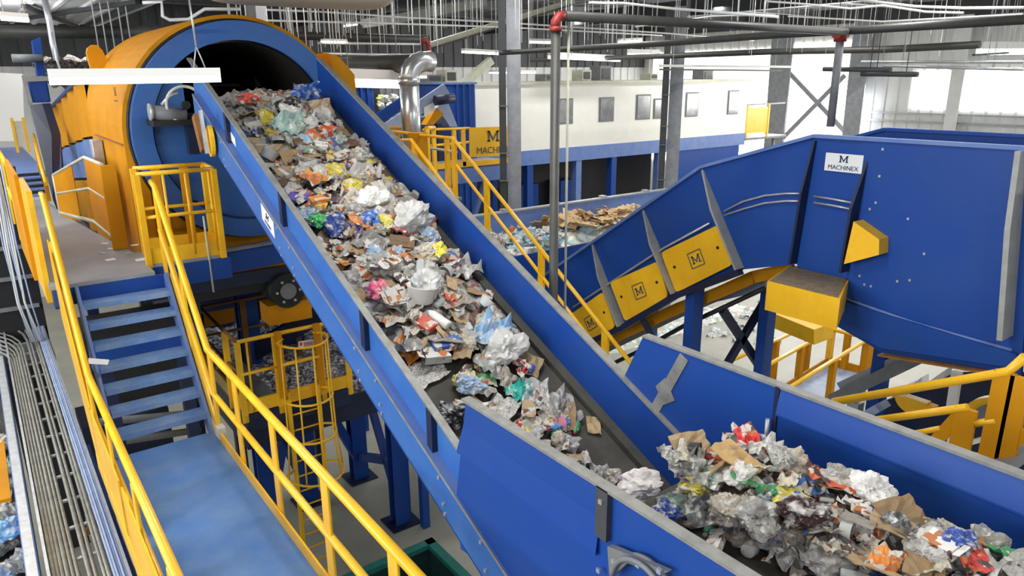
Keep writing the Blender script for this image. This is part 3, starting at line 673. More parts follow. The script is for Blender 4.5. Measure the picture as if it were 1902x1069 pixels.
rl = thing('guardrail', (XL1, 5, ZL), 'yellow guardrail along the left edge of the lower walkway above the cables', 'guardrail')
rail(rl, [(XL1, 9.0, ZU + ht), (XL1, YS1 + .05, ZU + ht), (XL1, YS0 - .1, ZL + ht), (XL1, .8, ZL + ht)], .03)
rail(rl, [(XL1, YS1 + .1, ZU + .45), (XL1, YS0 - .05, ZL + .46), (XL1, .8, ZL + .46)], .022, 'mid_rail')
B().box(XL1 - .05, XL1 - .035, .8, YS0, ZL - .05, ZL + .11).build('toe_board', 'yellow', rl)
for y in (7.2, 6.1, 5.0, 3.9, 2.8): post(rl, XL1 - .02, y, ZL - .2, ZL + ht - .02, .11, .022)
B().prism([(XL1, YS0 - .1, ZL + .1), (XL1, YS0 + .1, ZL + .1), (XL1, YS1, ZU - .1), (XL1, YS1 - .2, ZU)], (-.02, 0, 0)).build('stair_plate', 'yellow', rl)
post(rl, XL1, YS1 - .3, ZU - .6, ZU + .62, .11, .025)
for a, b in ((.8, 3.6), (3.75, 5.6), (5.75, 7.25)): B().prism([(XL1 - .03, a, ZL - .1), (XL1 - .03, b, ZL - .1), (XL1 - .03, b, ZL + .62), (XL1 - .03, a, ZL + .60)], (-.012, 0, 0)).build('infill_sheet', 'yellow', rl)
B().prism([(XL1 - .03, YS0 - .1, ZL - .1), (XL1 - .03, YS1, ZU - .35), (XL1 - .03, YS1, ZU + .5), (XL1 - .03, YS0 - .1, ZL + .62)], (-.012, 0, 0)).build('infill_sheet', 'yellow', rl)
lp = thing('solid_guardrail', (.4, 10.6, ZU), 'solid orange sheet guardrail on the left side of the upper walkway', 'guardrail')
B().prism([(.42, 8.95, ZU - .22), (.42, 10.2, ZU - .22), (.42, 10.2, ZU + 1.0), (.42, 8.95, ZU + .98)], (-.05, 0, 0)).build('infill_sheet', 'yellow', lp, bevel=.01)
B().prism([(.37, 10.1, ZU - .22), (.37, 12.3, ZU - .22), (.37, 12.3, ZU + 1.04), (.37, 10.1, ZU + 1.04)], (-.04, 0, 0)).build('infill_sheet', 'orange', lp, bevel=.01)
B().tube([(.34, 12.3, ZU + .98), (.34, 15.4, ZU + 1.0), (.34, 16.4, ZU + 1.3)], .03).build('top_rail', 'yellow', lp)
B().tube([(.34, 12.3, ZU + .48), (.34, 15.4, ZU + .5)], .025).build('mid_rail', 'yellow', lp)
for y in (12.3, 13.8, 15.3): post(lp, .34, y, ZU - .1, ZU + 1.0, .1, .03)
fr = thing('guardrail', (.98, 16, ZU), 'yellow guardrail beside the far steps of the upper walkway', 'guardrail')
fa, fb = at(62, 250, Y=20), at(90, 362, Y=15.0)
B().tube([fa, at(74, 300, Y=17), fb + Vector((0, 0, .2))], .035).build('top_rail', 'yellow', fr)
for px, py, y in ((64, 262, 19), (72, 305, 17), (86, 345, 15.2)):
    p = at(px, py, Y=y); B().box(p.x - .03, p.x + .03, y - .05, y + .05, ZU + .02, p.z).build('post', 'orange', fr)
yd = thing('yellow_gate', (.7, 23, ZU + .36), 'pale yellow gate at the far end of the upper walkway', 'gate')
g = at(36, 240, Y=22)
for dx in (-.12, .12): B().box(g.x + dx - .03, g.x + dx + .03, 21.97, 22.03, ZU + .36, g.z + .28).build('post', 'panelyellow', yd)
B().box(g.x - .1, g.x + .1, 21.99, 22.01, ZU + .5, g.z + .2).build('infill_sheet', 'cream', yd)
# sheet guardrail beside the drum
bp = thing('sheet_guardrail', (1.2, 11, ZU), 'tapering orange sheet guardrail between the walkway and the drum panels', 'guardrail')
fpx = [((113, 400), 325 + 0), ((178, 418), 292), ((212, 447), 305)]
fl = []; tp = []; md = []
for (px, py), ty in fpx:
    f = at(px, py, Z=ZU); fl.append(f); tp.append(Vector((f.x, f.y, zat(f.x, f.y, ty)))); md.append(lerp(fl[-1], tp[-1], .55))
for i in range(2):
    n = Vector((fl[i + 1].y - fl[i].y, -(fl[i + 1].x - fl[i].x), 0)).normalized() * .012
    if i: B().prism([fl[i], fl[i + 1], tp[i + 1], tp[i]], n).build('infill_sheet', 'orange', bp)
    else: B().prism([lerp(fl[0], fl[1], .0), lerp(fl[0], fl[1], .62), lerp(tp[0], tp[1], .62), tp[0]], n).build('infill_sheet', 'orange', bp)
B().tube(tp, .025).build('top_rail', 'cream', bp, label='worn pale top rail'); B().tube(md, .022).build('mid_rail', 'cream', bp); B().tube([p + Vector((0, 0, .05)) for p in fl], .03).build('toe_board', 'cream', bp)
B().tube([fl[0], tp[0]], .025).build('post', 'cream', bp)
e0 = at(228, 462, Z=ZU); e1 = zat(e0.x, e0.y, 306)
B().obox((e0.x - .02, e0.y, (ZU + e1) / 2), (.09, 0, 0), (0, .03, 0), (0, 0, (e1 - ZU) / 2)).build('end_post', 'orange', bp, bevel=.01)
# landing cage
cg = thing('landing_cage', (1.9, 9.45, ZU), 'yellow railed landing cage on the upper walkway in front of the drum', 'guardrail')
ca, cb, cc_, cd_ = (1.44, 9.14), (2.28, 9.14), (2.33, 9.78), (1.52, 9.80)
zt = ZU + 1.05
for a, b in ((ca, cb), (cb, cc_), (cd_, cc_)):
    B().tube([(*a, zt), (*b, zt)], .027).build('top_rail', 'yellow', cg); B().tube([(*a, zt - .5), (*b, zt - .5)], .022).build('mid_rail', 'yellow', cg)
    B().bar((*a, ZU + .07), (*b, ZU + .07), .015, .22).build('toe_board', 'yellow', cg)
for (x, y) in (ca, cb, cc_, cd_): B().box(x - .035, x + .035, y - .035, y + .035, ZU - .2, zt).build('post', 'yellow', cg, bevel=.006)
for t in (.33, .62, .93):
    p = lerp((*ca, 0), (*cb, 0), t); B().tube([(p.x, p.y, ZU + .05), (p.x, p.y, zt)], .015).build('baluster', 'yellow', cg)
for t in (.3, .7):
    p = lerp((*cd_, 0), (*cc_, 0), t); B().box(p.x - .05, p.x + .05, p.y - .01, p.y + .01, ZU + .05, zt).build('post', 'orange', cg)
B().tube([(2.1, 9.12, zt - .55), (2.1, 9.1, ZU - .45)], .012).build('drop_chain', 'cream', cg)
# ------------------------------------------------------------------ cable ladder at the left
ct = thing('cable_ladder', (.2, 8, -4.1), 'steel cable ladder of grey conduits left of the yellow guardrail', 'cable ladder')
ZC = -4.0
for x in (-.10, .445): B().box(x - .012, x + .012, 3.5, 14.2, ZC - .05, ZC + .06).build('side_rail', 'galv', ct)
m = None
for i in range(18): B().box(-.09, .435, 3.8 + i * .56, 3.84 + i * .56, ZC - .03, ZC - .01).build('rung', 'galv', ct)
for i, x in enumerate((-.065, -.035, -.005, .03, .065, .10, .16, .20, .26, .29)):
    yb_ = 12.6 + .18 * (i % 4); r = .016 if i % 3 else .02
    xx = x if i < 6 else x + .02
    yb_ = 12.2 + (xx + .1) * 4; R0 = .30 + (xx + .1) * 1.2
    path = [(xx, 3.4, ZC + .015), (xx, yb_, ZC + .015)] + [(xx - R0 + R0 * cos(t * pi / 2), yb_ + R0 * 2 * sin(t * pi / 2), ZC + .015 + .05 * t) for t in (.2, .4, .6, .8, 1)] + [(-2.2, yb_ + R0 * 2, ZC + .08)]
    B().tube(path, r, 8).build('conduit', 'conduit', ct)
for i, x in enumerate((.345, .365, .385, .405, .425)):
    yb_ = 13.3
    yb_ = 14.6 + .2 * i
    path = [(x, 3.4, ZC + .04 + .015 * (i % 2)), (x, yb_, ZC + .05)] + [(x - .4 + .4 * cos(t * pi / 2), yb_ + 1.2 * sin(t * pi / 2), ZC + .06 + .1 * t) for t in (.25, .5, .75, 1)] + [(-1.0, yb_ + 1.25, ZC + .2)]
    B().tube(path, .011, 6).build('cable', 'cable', ct, label='blue grey cable')
vc = thing('cable_drop', (.0, 14, -5), 'pale bundle of vertical cables left of the orange sheet guardrail', 'cables')
for i in range(7):
    p = at(2 + i * 4.2, 430, Y=13.2); B().tube([(p.x + .02 * sin(i), 13.2 + .05 * (i % 3), -1.2), (p.x - .01, 13.2, -2.4), (p.x + .03 * cos(i * 2), 13.1, -3.3), (p.x + .08, 13.0, -3.92)], .014, 6).build('cable', 'wire' if i % 3 else 'cable', vc)
hb = thing('hanger_bracket', (.2, 13, ZC - 1), 'dark steel bracket carrying the bend of the cable ladder', 'bracket')
B().box(-.2, .5, 13.9, 14.0, -8.2, -1.3).build('upright', 'black', hb); B().box(-.2, .5, 13.0, 13.9, -4.3, -4.2).build('arm', 'steel', hb)
for z in (-2.6, -3.1, -3.6): B().box(-.1, .45, 13.85, 13.9, z, z + .06).build('rung', 'steel', hb)
wallp = tag(B().box(.455, .50, 3.5, 9.0, -5.2, -4.05).build('walkway_skirt', 'blue'), 'blue steel skirt plate hanging under the left walkway edge', 'skirt plate')
# conveyor at the far left edge
lc = thing('side_conveyor', (-.7, 8, -5), 'pale edged conveyor of film litter at the far left edge', 'conveyor')
B().box(-.26, -.16, 4, 15, -4.32, -4.02).build('side_wall', 'blue_lt', lc); B().box(-.25, -.17, 4, 15, -4.02, -3.99).build('wall_flange', 'galv', lc)
B().box(-1.4, -.27, 4, 15, -4.6, -4.5).build('belt', 'rubber', lc); B().box(-1.46, -1.4, 4, 15, -4.6, -4.0).build('side_wall', 'blue_lt', lc)
for k in range(34):
    y = 5.8 + k * .24 + rnd.uniform(-.1, .1); x = rnd.uniform(-.75, -.33)
    kind = pick([('crumpled_bag', 4), ('plastic_film', 4), ('newspaper_sheet', 1)])[0]; cn, c, _ = pick(PAL[kind]); s = rnd.uniform(.14, .24)
    put_item(kind, cn, c, (x, y, -4.42 + rnd.uniform(0, .12)), (rnd.gauss(0, .4), rnd.gauss(0, .4), rnd.uniform(0, 6)), s, 'on the far left conveyor', 'film litter on the left conveyor')
p = at(8, 880, Z=-4.15); tag(B().prism([at(0, 830, Z=-4.2), at(8, 820, Z=-4.2), at(22, 930, Z=-4.2), at(0, 935, Z=-4.2)], (0, 0, .04)).build('orange_scoop', 'orange', bevel=.02), 'orange sheet metal piece on the far left conveyor', 'metal sheet')
p = at(8, 985, Z=-4.2); put_item('crumpled_bag', 'pale blue', (.22, .45, .70), p, (0, .2, 1), .2, 'on the far left conveyor', 'film litter on the left conveyor', 'pale blue plastic bag on the far left conveyor near the photo corner')
# ------------------------------------------------------------------ platform, ladder and legs under the drum
ZP = -4.65
sp = thing('service_platform', (3.2, 10.8, ZP), 'yellow railed service platform under the drum with caged ladder', 'platform')
xa, xb, yf, ybk = 2.52, 4.15, 9.98, 12.0
B().box(xa, xb, yf, yf + .04, ZP - .02, ZP + .18).build('toe_board', 'yellow', sp); B().box(xa, xa + .03, yf, ybk, ZP - .02, ZP + .18).build('toe_board', 'yellow', sp)
B().box(xa, xa + .6, yf + .05, ybk, ZP - .06, ZP - .025).build('deck', 'steel', sp)
B().box(xa, xb, yf - .02, yf + .1, ZP - .3, ZP - .03).build('edge_beam', 'blue_dk', sp)
zr = ZP + 1.1
B().tube([(xa, yf, zr), (3.35, yf, zr), (xb, yf, zr)], .03).build('top_rail', 'yellow', sp); B().tube([(xa, yf, zr - .5), (3.1, yf, zr - .5)], .025).build('mid_rail', 'yellow', sp)
B().tube([(xa, yf, zr), (xa, ybk, zr)], .027).build('top_rail', 'rust', sp); B().tube([(xa, yf, zr - .5), (xa, ybk, zr - .5)], .022).build('mid_rail', 'rust', sp)
B().tube([(xa, ybk, zr), (4.5, ybk, zr)], .027).build('top_rail', 'rust', sp); B().tube([(xa, ybk, zr - .5), (4.5, ybk, zr - .5)], .022).build('mid_rail', 'rust', sp)
for x, y, mm in ((xa, yf, 'yellow'), (3.05, yf, 'yellow'), (3.72, yf, 'yellow'), (xb, yf, 'yellow'), (xa, 10.6, 'yellow'), (xa, ybk, 'orange'), (3.2, ybk, 'rust'), (4.1, ybk, 'rust')):
    B().box(x - .045, x + .045, y - .02, y + .02, ZP - .15, zr).build('post', mm, sp, bevel=.005)
B().tube([(2.65, yf, ZP), (2.65, yf, zr)], .016).build('baluster', 'yellow', sp)
B().box(xa, 3.05, ybk - .02, ybk, ZP + .75, ZP + 1.0).build('infill_sheet', 'orange', sp)
sg = B().prism([at(554, 634, Y=10.0), at(583, 629, Y=10.0), at(583, 640, Y=10.0), at(554, 645, Y=10.0)], (0, -.01, 0)).build('safety_sign', 'signwhite', sp, label='small white and red safety sign')
for k in range(3): B().prism([at(564, 636.5 + k * 2.4, Y=9.985), at(581, 633.5 + k * 2.4, Y=9.985), at(581, 634.5 + k * 2.4, Y=9.985), at(564, 637.5 + k * 2.4, Y=9.985)], (0, -.003, 0)).build('lettering_line', 'redink', sg)
B().prism([at(557, 636, Y=9.985), at(561, 635.3, Y=9.985), at(561, 641, Y=9.985), at(557, 642, Y=9.985)], (0, -.003, 0)).build('pictogram', 'redink', sg)
ld = thing('caged_ladder', (3.4, 9.9, -H), 'yellow caged ladder from the service platform down to the concrete floor', 'ladder')
lx0, lx1, yl = 3.14, 3.60, 9.90
for x in (lx0, lx1): B().box(x - .025, x + .025, yl - .035, yl + .035, -7.9, ZP + .2).build('side_rail', 'yellow', ld)
for k in range(12): B().tube([(lx0, yl, -7.7 + k * .26), (lx1, yl, -7.7 + k * .26)], .014, 8).build('rung', 'yellow', ld)
hoops = []
for z, r in ((-3.62, .36), (-4.5, .37), (-5.1, .38), (-5.75, .44)):
    c = Vector(((lx0 + lx1) / 2, yl, z)); q = [(lx0 - .0, yl, z)] + [Vector((c.x - r * cos(t * pi / 12) * 1.0, yl - .12 - r * 1.25 * sin(t * pi / 12), z)) for t in range(13)] + [(lx1, yl, z)]
    B().tube(q, .018, 8).build('hoop', 'yellow', ld); hoops.append((c, r, z))
for t in (1, 3.5, 6, 8.5, 11):
    B().tube([Vector((c.x - r * cos(t * pi / 12), yl - .12 - r * 1.25 * sin(t * pi / 12), z)) for c, r, z in hoops], .013, 6).build('cage_strip', 'yellow', ld)
B().box(lx0 - .1, lx0 - .02, yl - .05, yl + .05, ZP + .1, -3.5).build('gate_post', 'orange', ld); B().box(lx1 + .02, lx1 + .1, yl - .05, yl + .05, ZP + .1, -3.5).build('gate_post', 'orange', ld)
B().tube([(lx0 - .05, yl - .03, -4.0), (lx1 + .05, yl - .03, -4.0)], .03).build('gate_bar', 'yellow', ld)
sf = thing('drum_support', (4.4, 11.5, -H), 'dark blue braced steel legs carrying the drum above the concrete floor', 'support frame')
l1 = at(745, 968, Z=-H); l2 = at(668, 885, Z=-H); l3 = at(505, 985, Z=-H); l4 = at(575, 930, Z=-H)
for l in (l1, l2, l3, l4):
    B().box(l.x - .16, l.x + .16, l.y - .13, l.y - .10, -H + .03, -3.0).box(l.x - .16, l.x + .16, l.y + .10, l.y + .13, -H + .03, -3.0).box(l.x - .015, l.x + .015, l.y - .1, l.y + .1, -H + .03, -3.0).build('leg', 'blue', sf)
    B().box(l.x - .3, l.x + .3, l.y - .28, l.y + .28, -H, -H + .03).build('base_plate', 'blue_dk', sf)
up_ = Vector((0, 0, 1))
for a, b, h0, h1 in ((l1, l2, .3, 3.4), (l1, l2, 1.3, .5), (l2, l4, .4, 3.2), (l3, l4, .3, 3.0), (l3, l4, 3.0, .3)):
    B().bar(a + up_ * h0, b + up_ * h1, .12, .16).build('brace', 'blue', sf)
B().bar(l1 + up_ * 4.9, l2 + up_ * 4.9, .2, .3).build('cross_beam', 'blue_dk', sf); B().bar(l3 + up_ * 3.6, l1 + up_ * 4.9, .2, .3).build('cross_beam', 'blue_dk', sf)
tr = thing('trunnion_roller', (3.2, 10.9, -3.0), 'black support roller with bright bolts beneath the drum', 'roller')
c = at(535, 540, Y=10.2)
B().tube([c, c + Vector((0, .5, 0))], .26, 28).build('roller', 'black', tr); B().tube([c + Vector((0, -.03, 0)), c + Vector((0, .02, 0))], .12, 20).build('hub', 'steel', tr)
m = B()
for k in range(6):
    q = c + Vector((cos(k * pi / 3) * .17, -.02, sin(k * pi / 3) * .17)); m.obox(q, (.016, 0, 0), (0, .02, 0), (0, 0, .016))
m.build('bolts', 'galv', tr); B().box(c.x - .3, c.x + .35, c.y + .05, c.y + .45, c.z - .5, c.z - .2).build('bearing_block', 'orange', tr)
bb = thing('under_drum_beam', (2.6, 9.9, -2.6), 'blue steel beam with worn top edge below the landing cage', 'beam')
b0, b1 = at(330, 500, Y=9.95), at(530, 462, Y=9.95)
B().bar(b0, b1 + Vector((.3, 0, 0)), .25, .30).build('beam_body', 'blue', bb); B().bar(b0 + Vector((0, -.08, .16)), b1 + Vector((.3, -.08, .16)), .2, .015).build('worn_flange', 'edge', bb)
dk = thing('drum_undercarriage', (3.3, 11.5, -4.2), 'black steel undercarriage boxes behind the service platform', 'machine frame')
B().box(2.0, 4.9, 14.2, 14.4, -4.6, -2.9).build('back_panel', 'black', dk); B().box(2.0, 2.2, 10.4, 14.2, -3.6, -2.9).build('side_panel', 'black', dk); B().box(2.2, 4.8, 12.4, 12.6, -3.3, -2.9).build('cross_box', 'black', dk)
for z in (-3.2, -3.6, -4.0): B().box(2.2, 4.8, 14.1, 14.2, z, z + .06).build('stiffener', 'blue_dk', dk)
def heap(name, label, x0, x1, y0, y1, fz, m, n=40, amp=.12, fr=5, cat='litter', m2=None):
    b = B(); b.grid(lambda u, v: (x0 + (x1 - x0) * u, y0 + (y1 - y0) * v, fz(u, v) + amp * (noise.noise(Vector((u * (x1 - x0) * fr, v * (y1 - y0) * fr, 3.3))) + .7 * noise.noise(Vector((u * (x1 - x0) * fr * 2.3, v * (y1 - y0) * fr * 2.3, 7.7))))), n, n, False)
    return tag(b.build(name, m), label, cat, kind='stuff')
heap('shredded_film_heap', 'heap of shredded silvery film behind the yellow service platform railing', 2.62, 5.0, 10.2, 14.0, lambda u, v: -4.95 + v * .35, 'shred', 90, .07, 4)
bk = thing('film_bunker', (3.8, 12, -H), 'dark raised trough holding the shredded film heap', 'bunker')
B().box(2.55, 5.05, 10.12, 10.18, -5.3, -4.9).build('front_wall', 'blue_dk', bk); B().box(2.55, 2.6, 10.18, 14.05, -5.3, -4.7).build('side_wall', 'blue_dk', bk); B().box(5.02, 5.08, 10.18, 14.05, -5.3, -4.6).build('side_wall', 'blue_dk', bk); B().box(2.55, 5.05, 14.05, 14.1, -5.3, -3.9).build('back_wall', 'blue_dk', bk); B().box(2.55, 5.05, 10.18, 14.05, -5.34, -5.3).build('floor_plate', 'blue_dk', bk)
for x, y in ((2.65, 13.9), (4.95, 13.9), (2.65, 11.0)): B().box(x - .07, x + .07, y - .07, y + .07, -H, -5.3).build('leg', 'blue_dk', bk)
# teal bin
bn = thing('teal_bin', (4.3, 7.6, -H), 'open teal steel bin on the concrete floor under the incline', 'bin')
k0 = at(800, 1004, Z=-6.9); x1_, y1_ = k0.x, k0.y; x0_, y0_ = x1_ - 1.9, y1_ - 2.2
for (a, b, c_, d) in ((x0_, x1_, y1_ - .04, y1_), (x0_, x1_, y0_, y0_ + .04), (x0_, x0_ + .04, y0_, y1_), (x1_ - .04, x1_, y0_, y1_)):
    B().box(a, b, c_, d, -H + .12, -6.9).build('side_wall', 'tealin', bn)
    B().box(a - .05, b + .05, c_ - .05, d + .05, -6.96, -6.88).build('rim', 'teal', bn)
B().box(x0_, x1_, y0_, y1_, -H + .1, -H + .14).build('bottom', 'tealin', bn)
for x, y in ((x0_ + .1, y0_ + .1), (x1_ - .1, y0_ + .1), (x0_ + .1, y1_ - .1), (x1_ - .1, y1_ - .1)): B().box(x - .08, x + .08, y - .08, y + .08, -H, -H + .1).build('foot', 'black', bn)
# ------------------------------------------------------------------ second conveyor on the right (climbs, bends, runs level)
XM, XN = 8.0, 9.6
mc2 = thing('discharge_conveyor', (8.8, 5, -5), 'tall blue gooseneck conveyor with yellow access panels on the right', 'conveyor')
topl = [(10.4, -3.84), (6.45, -1.2), (4.83, -.69), (2.55, -.68)]
botl = [(2.35, -2.87), (3.70, -3.06), (4.28, -2.9), (4.27, -2.3), (4.9, -2.26), (5.67, -2.49), (6.74, -3.08), (7.81, -3.88), (9.12, -4.7), (10.4, -5.5)]
def mz(L, y):
    L = sorted(L)
    for (a, za), (b, zb) in zip(L, L[1:]):
        if a <= y <= b: return za + (zb - za) * (y - a) / (b - a)
    return L[0][1] if y < L[0][0] else L[-1][1]
# side wall in strips so that the concave outline stays clean
ys = sorted(set([y for y, _ in topl if y > 4.28] + [y for y, _ in botl if y > 4.28] + [4.281]))
m = B()
botL = [b for b in botl if b[0] >= 4.27]
for a, b in zip(ys, ys[1:]): m.prism([(XM, a, mz(topl, a)), (XM, b, mz(topl, b)), (XM, b, mz(botL, b)), (XM, a, mz(botL, a))], (.05, 0, 0))
m.build('side_wall', 'blue', mc2)
yz(XM - .02, [(4.28, -.69), (2.55, -.68), (2.35, -2.87), (3.70, -3.06), (4.28, -2.9)], .07).build('head_plate', 'blue', mc2)
m = B()
for a, b in zip(topl, topl[1:]): m.prism([(XN, a[0], a[1]), (XN, b[0], b[1]), (XN, b[0], b[1] - 1.3), (XN, a[0], a[1] - 1.3)], (.05, 0, 0))
m.build('side_wall', 'blue', mc2)
m = B()
for a, b in zip(topl, topl[1:]): m.bar((XM - .02, a[0], a[1]), (XM - .02, b[0], b[1]), .09, .04)
m.build('wall_flange', 'blue_lt', mc2)
m = B()
for a, b in zip(topl, topl[1:]): m.bar((XN, a[0], a[1]), (XN, b[0], b[1]), .09, .04)
m.build('wall_flange', 'blue', mc2)
m = B()
for a, b in zip(topl, topl[1:]): m.prism([(XM + .05, a[0], a[1] - .6), (XM + .05, b[0], b[1] - .6), (XM + .05, b[0], b[1] - .62), (XM + .05, a[0], a[1] - .62)], (XN - XM - .05, 0, 0))
m.build('belt', 'rubber', mc2)
def rib(y0, z0, y1, z1, depth, w=.03, m_='gusset', taper=.1, nm='wall_rib'):
    a, b = Vector((XM, y0, z0)), Vector((XM, y1, z1)); d = (b - a).normalized(); n = Vector((0, -d.z, d.y)) * w / 2; X = Vector((-1, 0, 0))
    s = [a + X * depth * taper, lerp(a, b, .4) + X * depth, b + X * depth, b, a]
    B().prism([p - n for p in s], n * 2).build(nm, m_, mc2)
for r in ((8.62, -2.66, 7.81, -3.86), (7.51, -1.95, 6.74, -3.06), (6.45, -1.24, 5.67, -2.47)): rib(*r, .17)
rib(4.82, -.75, 4.91, -2.24, .15, m_='blue_dk', taper=.3); rib(4.17, -.93, 4.23, -2.2, .2, m_='blue_dk', taper=.1)
rib(2.68, -.70, 2.50, -2.5, .28, .05, 'gusset', .6)
led = [at(x, y, X=XM - .06) for x, y in ((1065, 570), (1110, 540), (1232, 461), (1318, 414))]
B().tube(led, .018, 6).build('ledge_strip', 'galv', mc2)
m = B()
for off in (0, 14): m.tube([at(x, y + off * (.55 if i == 0 else 1), X=XM - .05) for i, (x, y) in enumerate(((1345, 392), (1380, 374), (1420, 363), (1460, 359), (1490, 359)))], .014, 6)
for off in (0, 12): m.tube([at(x, y + off, X=XM - .05) for x, y in ((1512, 364), (1550, 370), (1592, 378))], .014, 6)
m.build('ledge_strip', 'galv', mc2)
# frame under the yellow panels
m = B(); bl_ = [(10.2, -5.38), (9.12, -4.72), (7.81, -3.90), (6.74, -3.10), (5.67, -2.51)]
for a, b in zip(bl_, bl_[1:]): m.bar((XM - .05, a[0], a[1]), (XM - .05, b[0], b[1]), .1, .09)
m.build('lower_frame', 'blue_dk', mc2)
def ypanel(px, lab):
    q = [at(x, y, X=XM - .05) for x, y in px]; c = sum(q, Vector()) / 4; pts = []
    for i in range(4):
        p, a, b = q[i], q[i - 1], q[(i + 1) % 4]; da = (a - p).normalized() * .07; db = (b - p).normalized() * .07
        for t in (0, .35, .65, 1): pts.append(p + da * (1 - t) ** 2 + db * t ** 2)
    o = B().prism(pts, (-.03, 0, 0)).build('access_panel', 'panelyellow', mc2)
    xd = (q[1] - q[0]).normalized(); yd = (q[0] - q[3]).normalized(); c = c + Vector((-.032, 0, 0)); X = Vector((-.004, 0, 0))
    logo(o, c, xd, Vector((0, xd.z, -xd.y)), .15, 'greyink')
    yv = Vector((0, xd.z, -xd.y)); yv = yv if yv.z > 0 else -yv
    for s_, w_, h_ in ((yv * .11, .12, .008), (yv * -.11, .12, .008), (xd * .12, .008, .11), (xd * -.12, .008, .11)):
        B().obox(c + s_, xd * w_, yv * h_, X * .5).build('logo_frame', 'greyink', o)
    for s_ in (-.36, .36): B().tube([c + xd * s_ * (q[1] - q[0]).length + yv * .02, c + xd * s_ * (q[1] - q[0]).length * .999 + yv * .02 - Vector((.01, 0, 0))], .022, 10).build('latch', 'black', o)
    return o
ypanel(((1230, 468), (1340, 415), (1364, 490), (1258, 543)), '')
ypanel(((1135, 524), (1225, 484), (1243, 550), (1163, 596)), '')
ypanel(((1052, 590), (1122, 541), (1145, 605), (1083, 655)), '')
B().box(XM + .05, XN, 2.5, 2.56, -2.85, -.95).build('end_plate', 'blue_dk', mc2); B().box(XM + .05, XN, 2.5, 4.25, -2.95, -2.88).build('bottom_plate', 'blue_dk', mc2)
yz(XN, [(4.28, -1.9), (2.55, -1.9), (2.4, -2.87), (3.70, -3.06), (4.28, -2.9)], .05).build('head_plate', 'blue', mc2)
# white name sign
q = yz(XM - .03, [(4.66, -.87), (4.21, -.87), (4.21, -1.075), (4.66, -1.075)], .008).build('name_sign', 'signwhite', mc2, label='white name sign')
logo(q, (XM - .031, 4.435, -.93), (0, -1, 0), (0, 0, 1), .10, 'ink'); text('MACHINEX', q, (XM - .033, 4.435, -1.03), (0, -1, 0), (0, 0, 1), .072, 'ink')
# yellow guards
gp = [(7.2, 4.76), (7.2, 3.86), (7.99, 4.21), (7.99, 5.0)]
gd = B().prism([(x, y, -2.66) for x, y in gp], (0, 0, .35)).build('drive_guard', 'panelyellow', mc2, bevel=.015)
B().prism([(x, y, -2.312) for x, y in ((7.22, 4.74), (7.22, 3.9), (7.97, 4.23), (7.97, 4.97))], (0, 0, .016)).build('dust_layer', 'dust', gd)
B().prism([(7.78, 4.13, -1.58), (7.78, 3.82, -1.73), (7.78, 3.80, -1.9), (7.78, 4.18, -2.08)], (.2, 0, 0)).build('bearing_guard', 'panelyellow', mc2, bevel=.01)
for x, y in ((1640, 277), (1634, 327), (1627, 376), (1616, 388), (1687, 406), (1717, 471), (1597, 512), (1667, 522), (1690, 520), (1606, 528), (1618, 531)):
    p = at(x, y, X=XM - .025); B().obox(p, (.008, 0, 0), (0, .012, 0), (0, 0, .013)).build('bolt', 'galv', mc2)
p = [at(x, y, X=XM - .03) for x, y in ((1558, 550), (1620, 572), (1700, 600), (1800, 628), (1880, 650))]
B().tube(p, .02, 6).build('lower_seam', 'blue_lt', mc2)
B().prism([(XM - .08, 4.26, -2.56), (XM - .08, 2.4, -2.66), (XM - .08, 2.38, -2.80), (XM - .08, 3.7, -2.99), (XM - .08, 4.26, -2.86)], (.06, 0, 0)).build('lower_skirt', 'blue', mc2)
B().prism([(XM - .1, 3.72, -3.07), (XM - .1, 2.35, -2.88), (XM - .1, 2.35, -2.90), (XM - .1, 3.72, -3.09)], (.12, 0, 0)).build('bottom_lip', 'rust', mc2)
# orange return tray and pipe below
tr_ = [at(x, y, X=8.35) for x, y in ((1040, 678), (1160, 618), (1260, 572), (1335, 543), (1400, 514), (1475, 498))]
m = B()
for a, b in zip(tr_, tr_[1:]): m.bar(a, b, .06, .17)
m.build('return_tray', 'orange', mc2, label='orange return tray'); m = B()
for a, b in zip(tr_, tr_[1:]): m.bar(a + Vector((.7, 0, -.02)), b + Vector((.7, 0, -.02)), 1.0, .04)
m.build('return_belt', 'rubber', mc2)
B().tube([at(x, y, X=8.4) for x, y in ((1085, 700), (1180, 655), (1270, 605), (1420, 535))], .035, 8).build('return_pipe', 'black', mc2)
for (a, b) in (((1300, 560), (1425, 530)),): B().bar(at(*a, X=8.9), at(*b, X=8.9), .1, .12).build('frame_tie', 'cable', mc2)
lg = [at(1290, 560, X=8.12), at(1428, 555, X=9.4), at(1205, 600, X=8.12), at(1640, 660, X=9.2)]
for p in (lg[0], lg[1], lg[3]): B().box(p.x - .11, p.x + .11, p.y - .08, p.y + .08, -H, p.z + .25).build('leg', 'blue', mc2)
B().bar(at(1342, 575, Y=6.3), at(1424, 700, Y=6.3), .08, .12).build('brace', 'blue_dk', mc2); B().bar(at(1420, 560, Y=6.3), at(1345, 685, Y=6.3), .08, .12).build('brace', 'blue_dk', mc2)
B().bar(at(1192, 590, X=8.1), at(1222, 640, X=8.3), .08, .1).build('brace', 'blue_dk', mc2)
for p in (lg[0], lg[1], lg[3]): B().box(p.x - .2, p.x + .2, p.y - .2, p.y + .2, -H, -H + .03).build('base_plate', 'blue_dk', mc2)
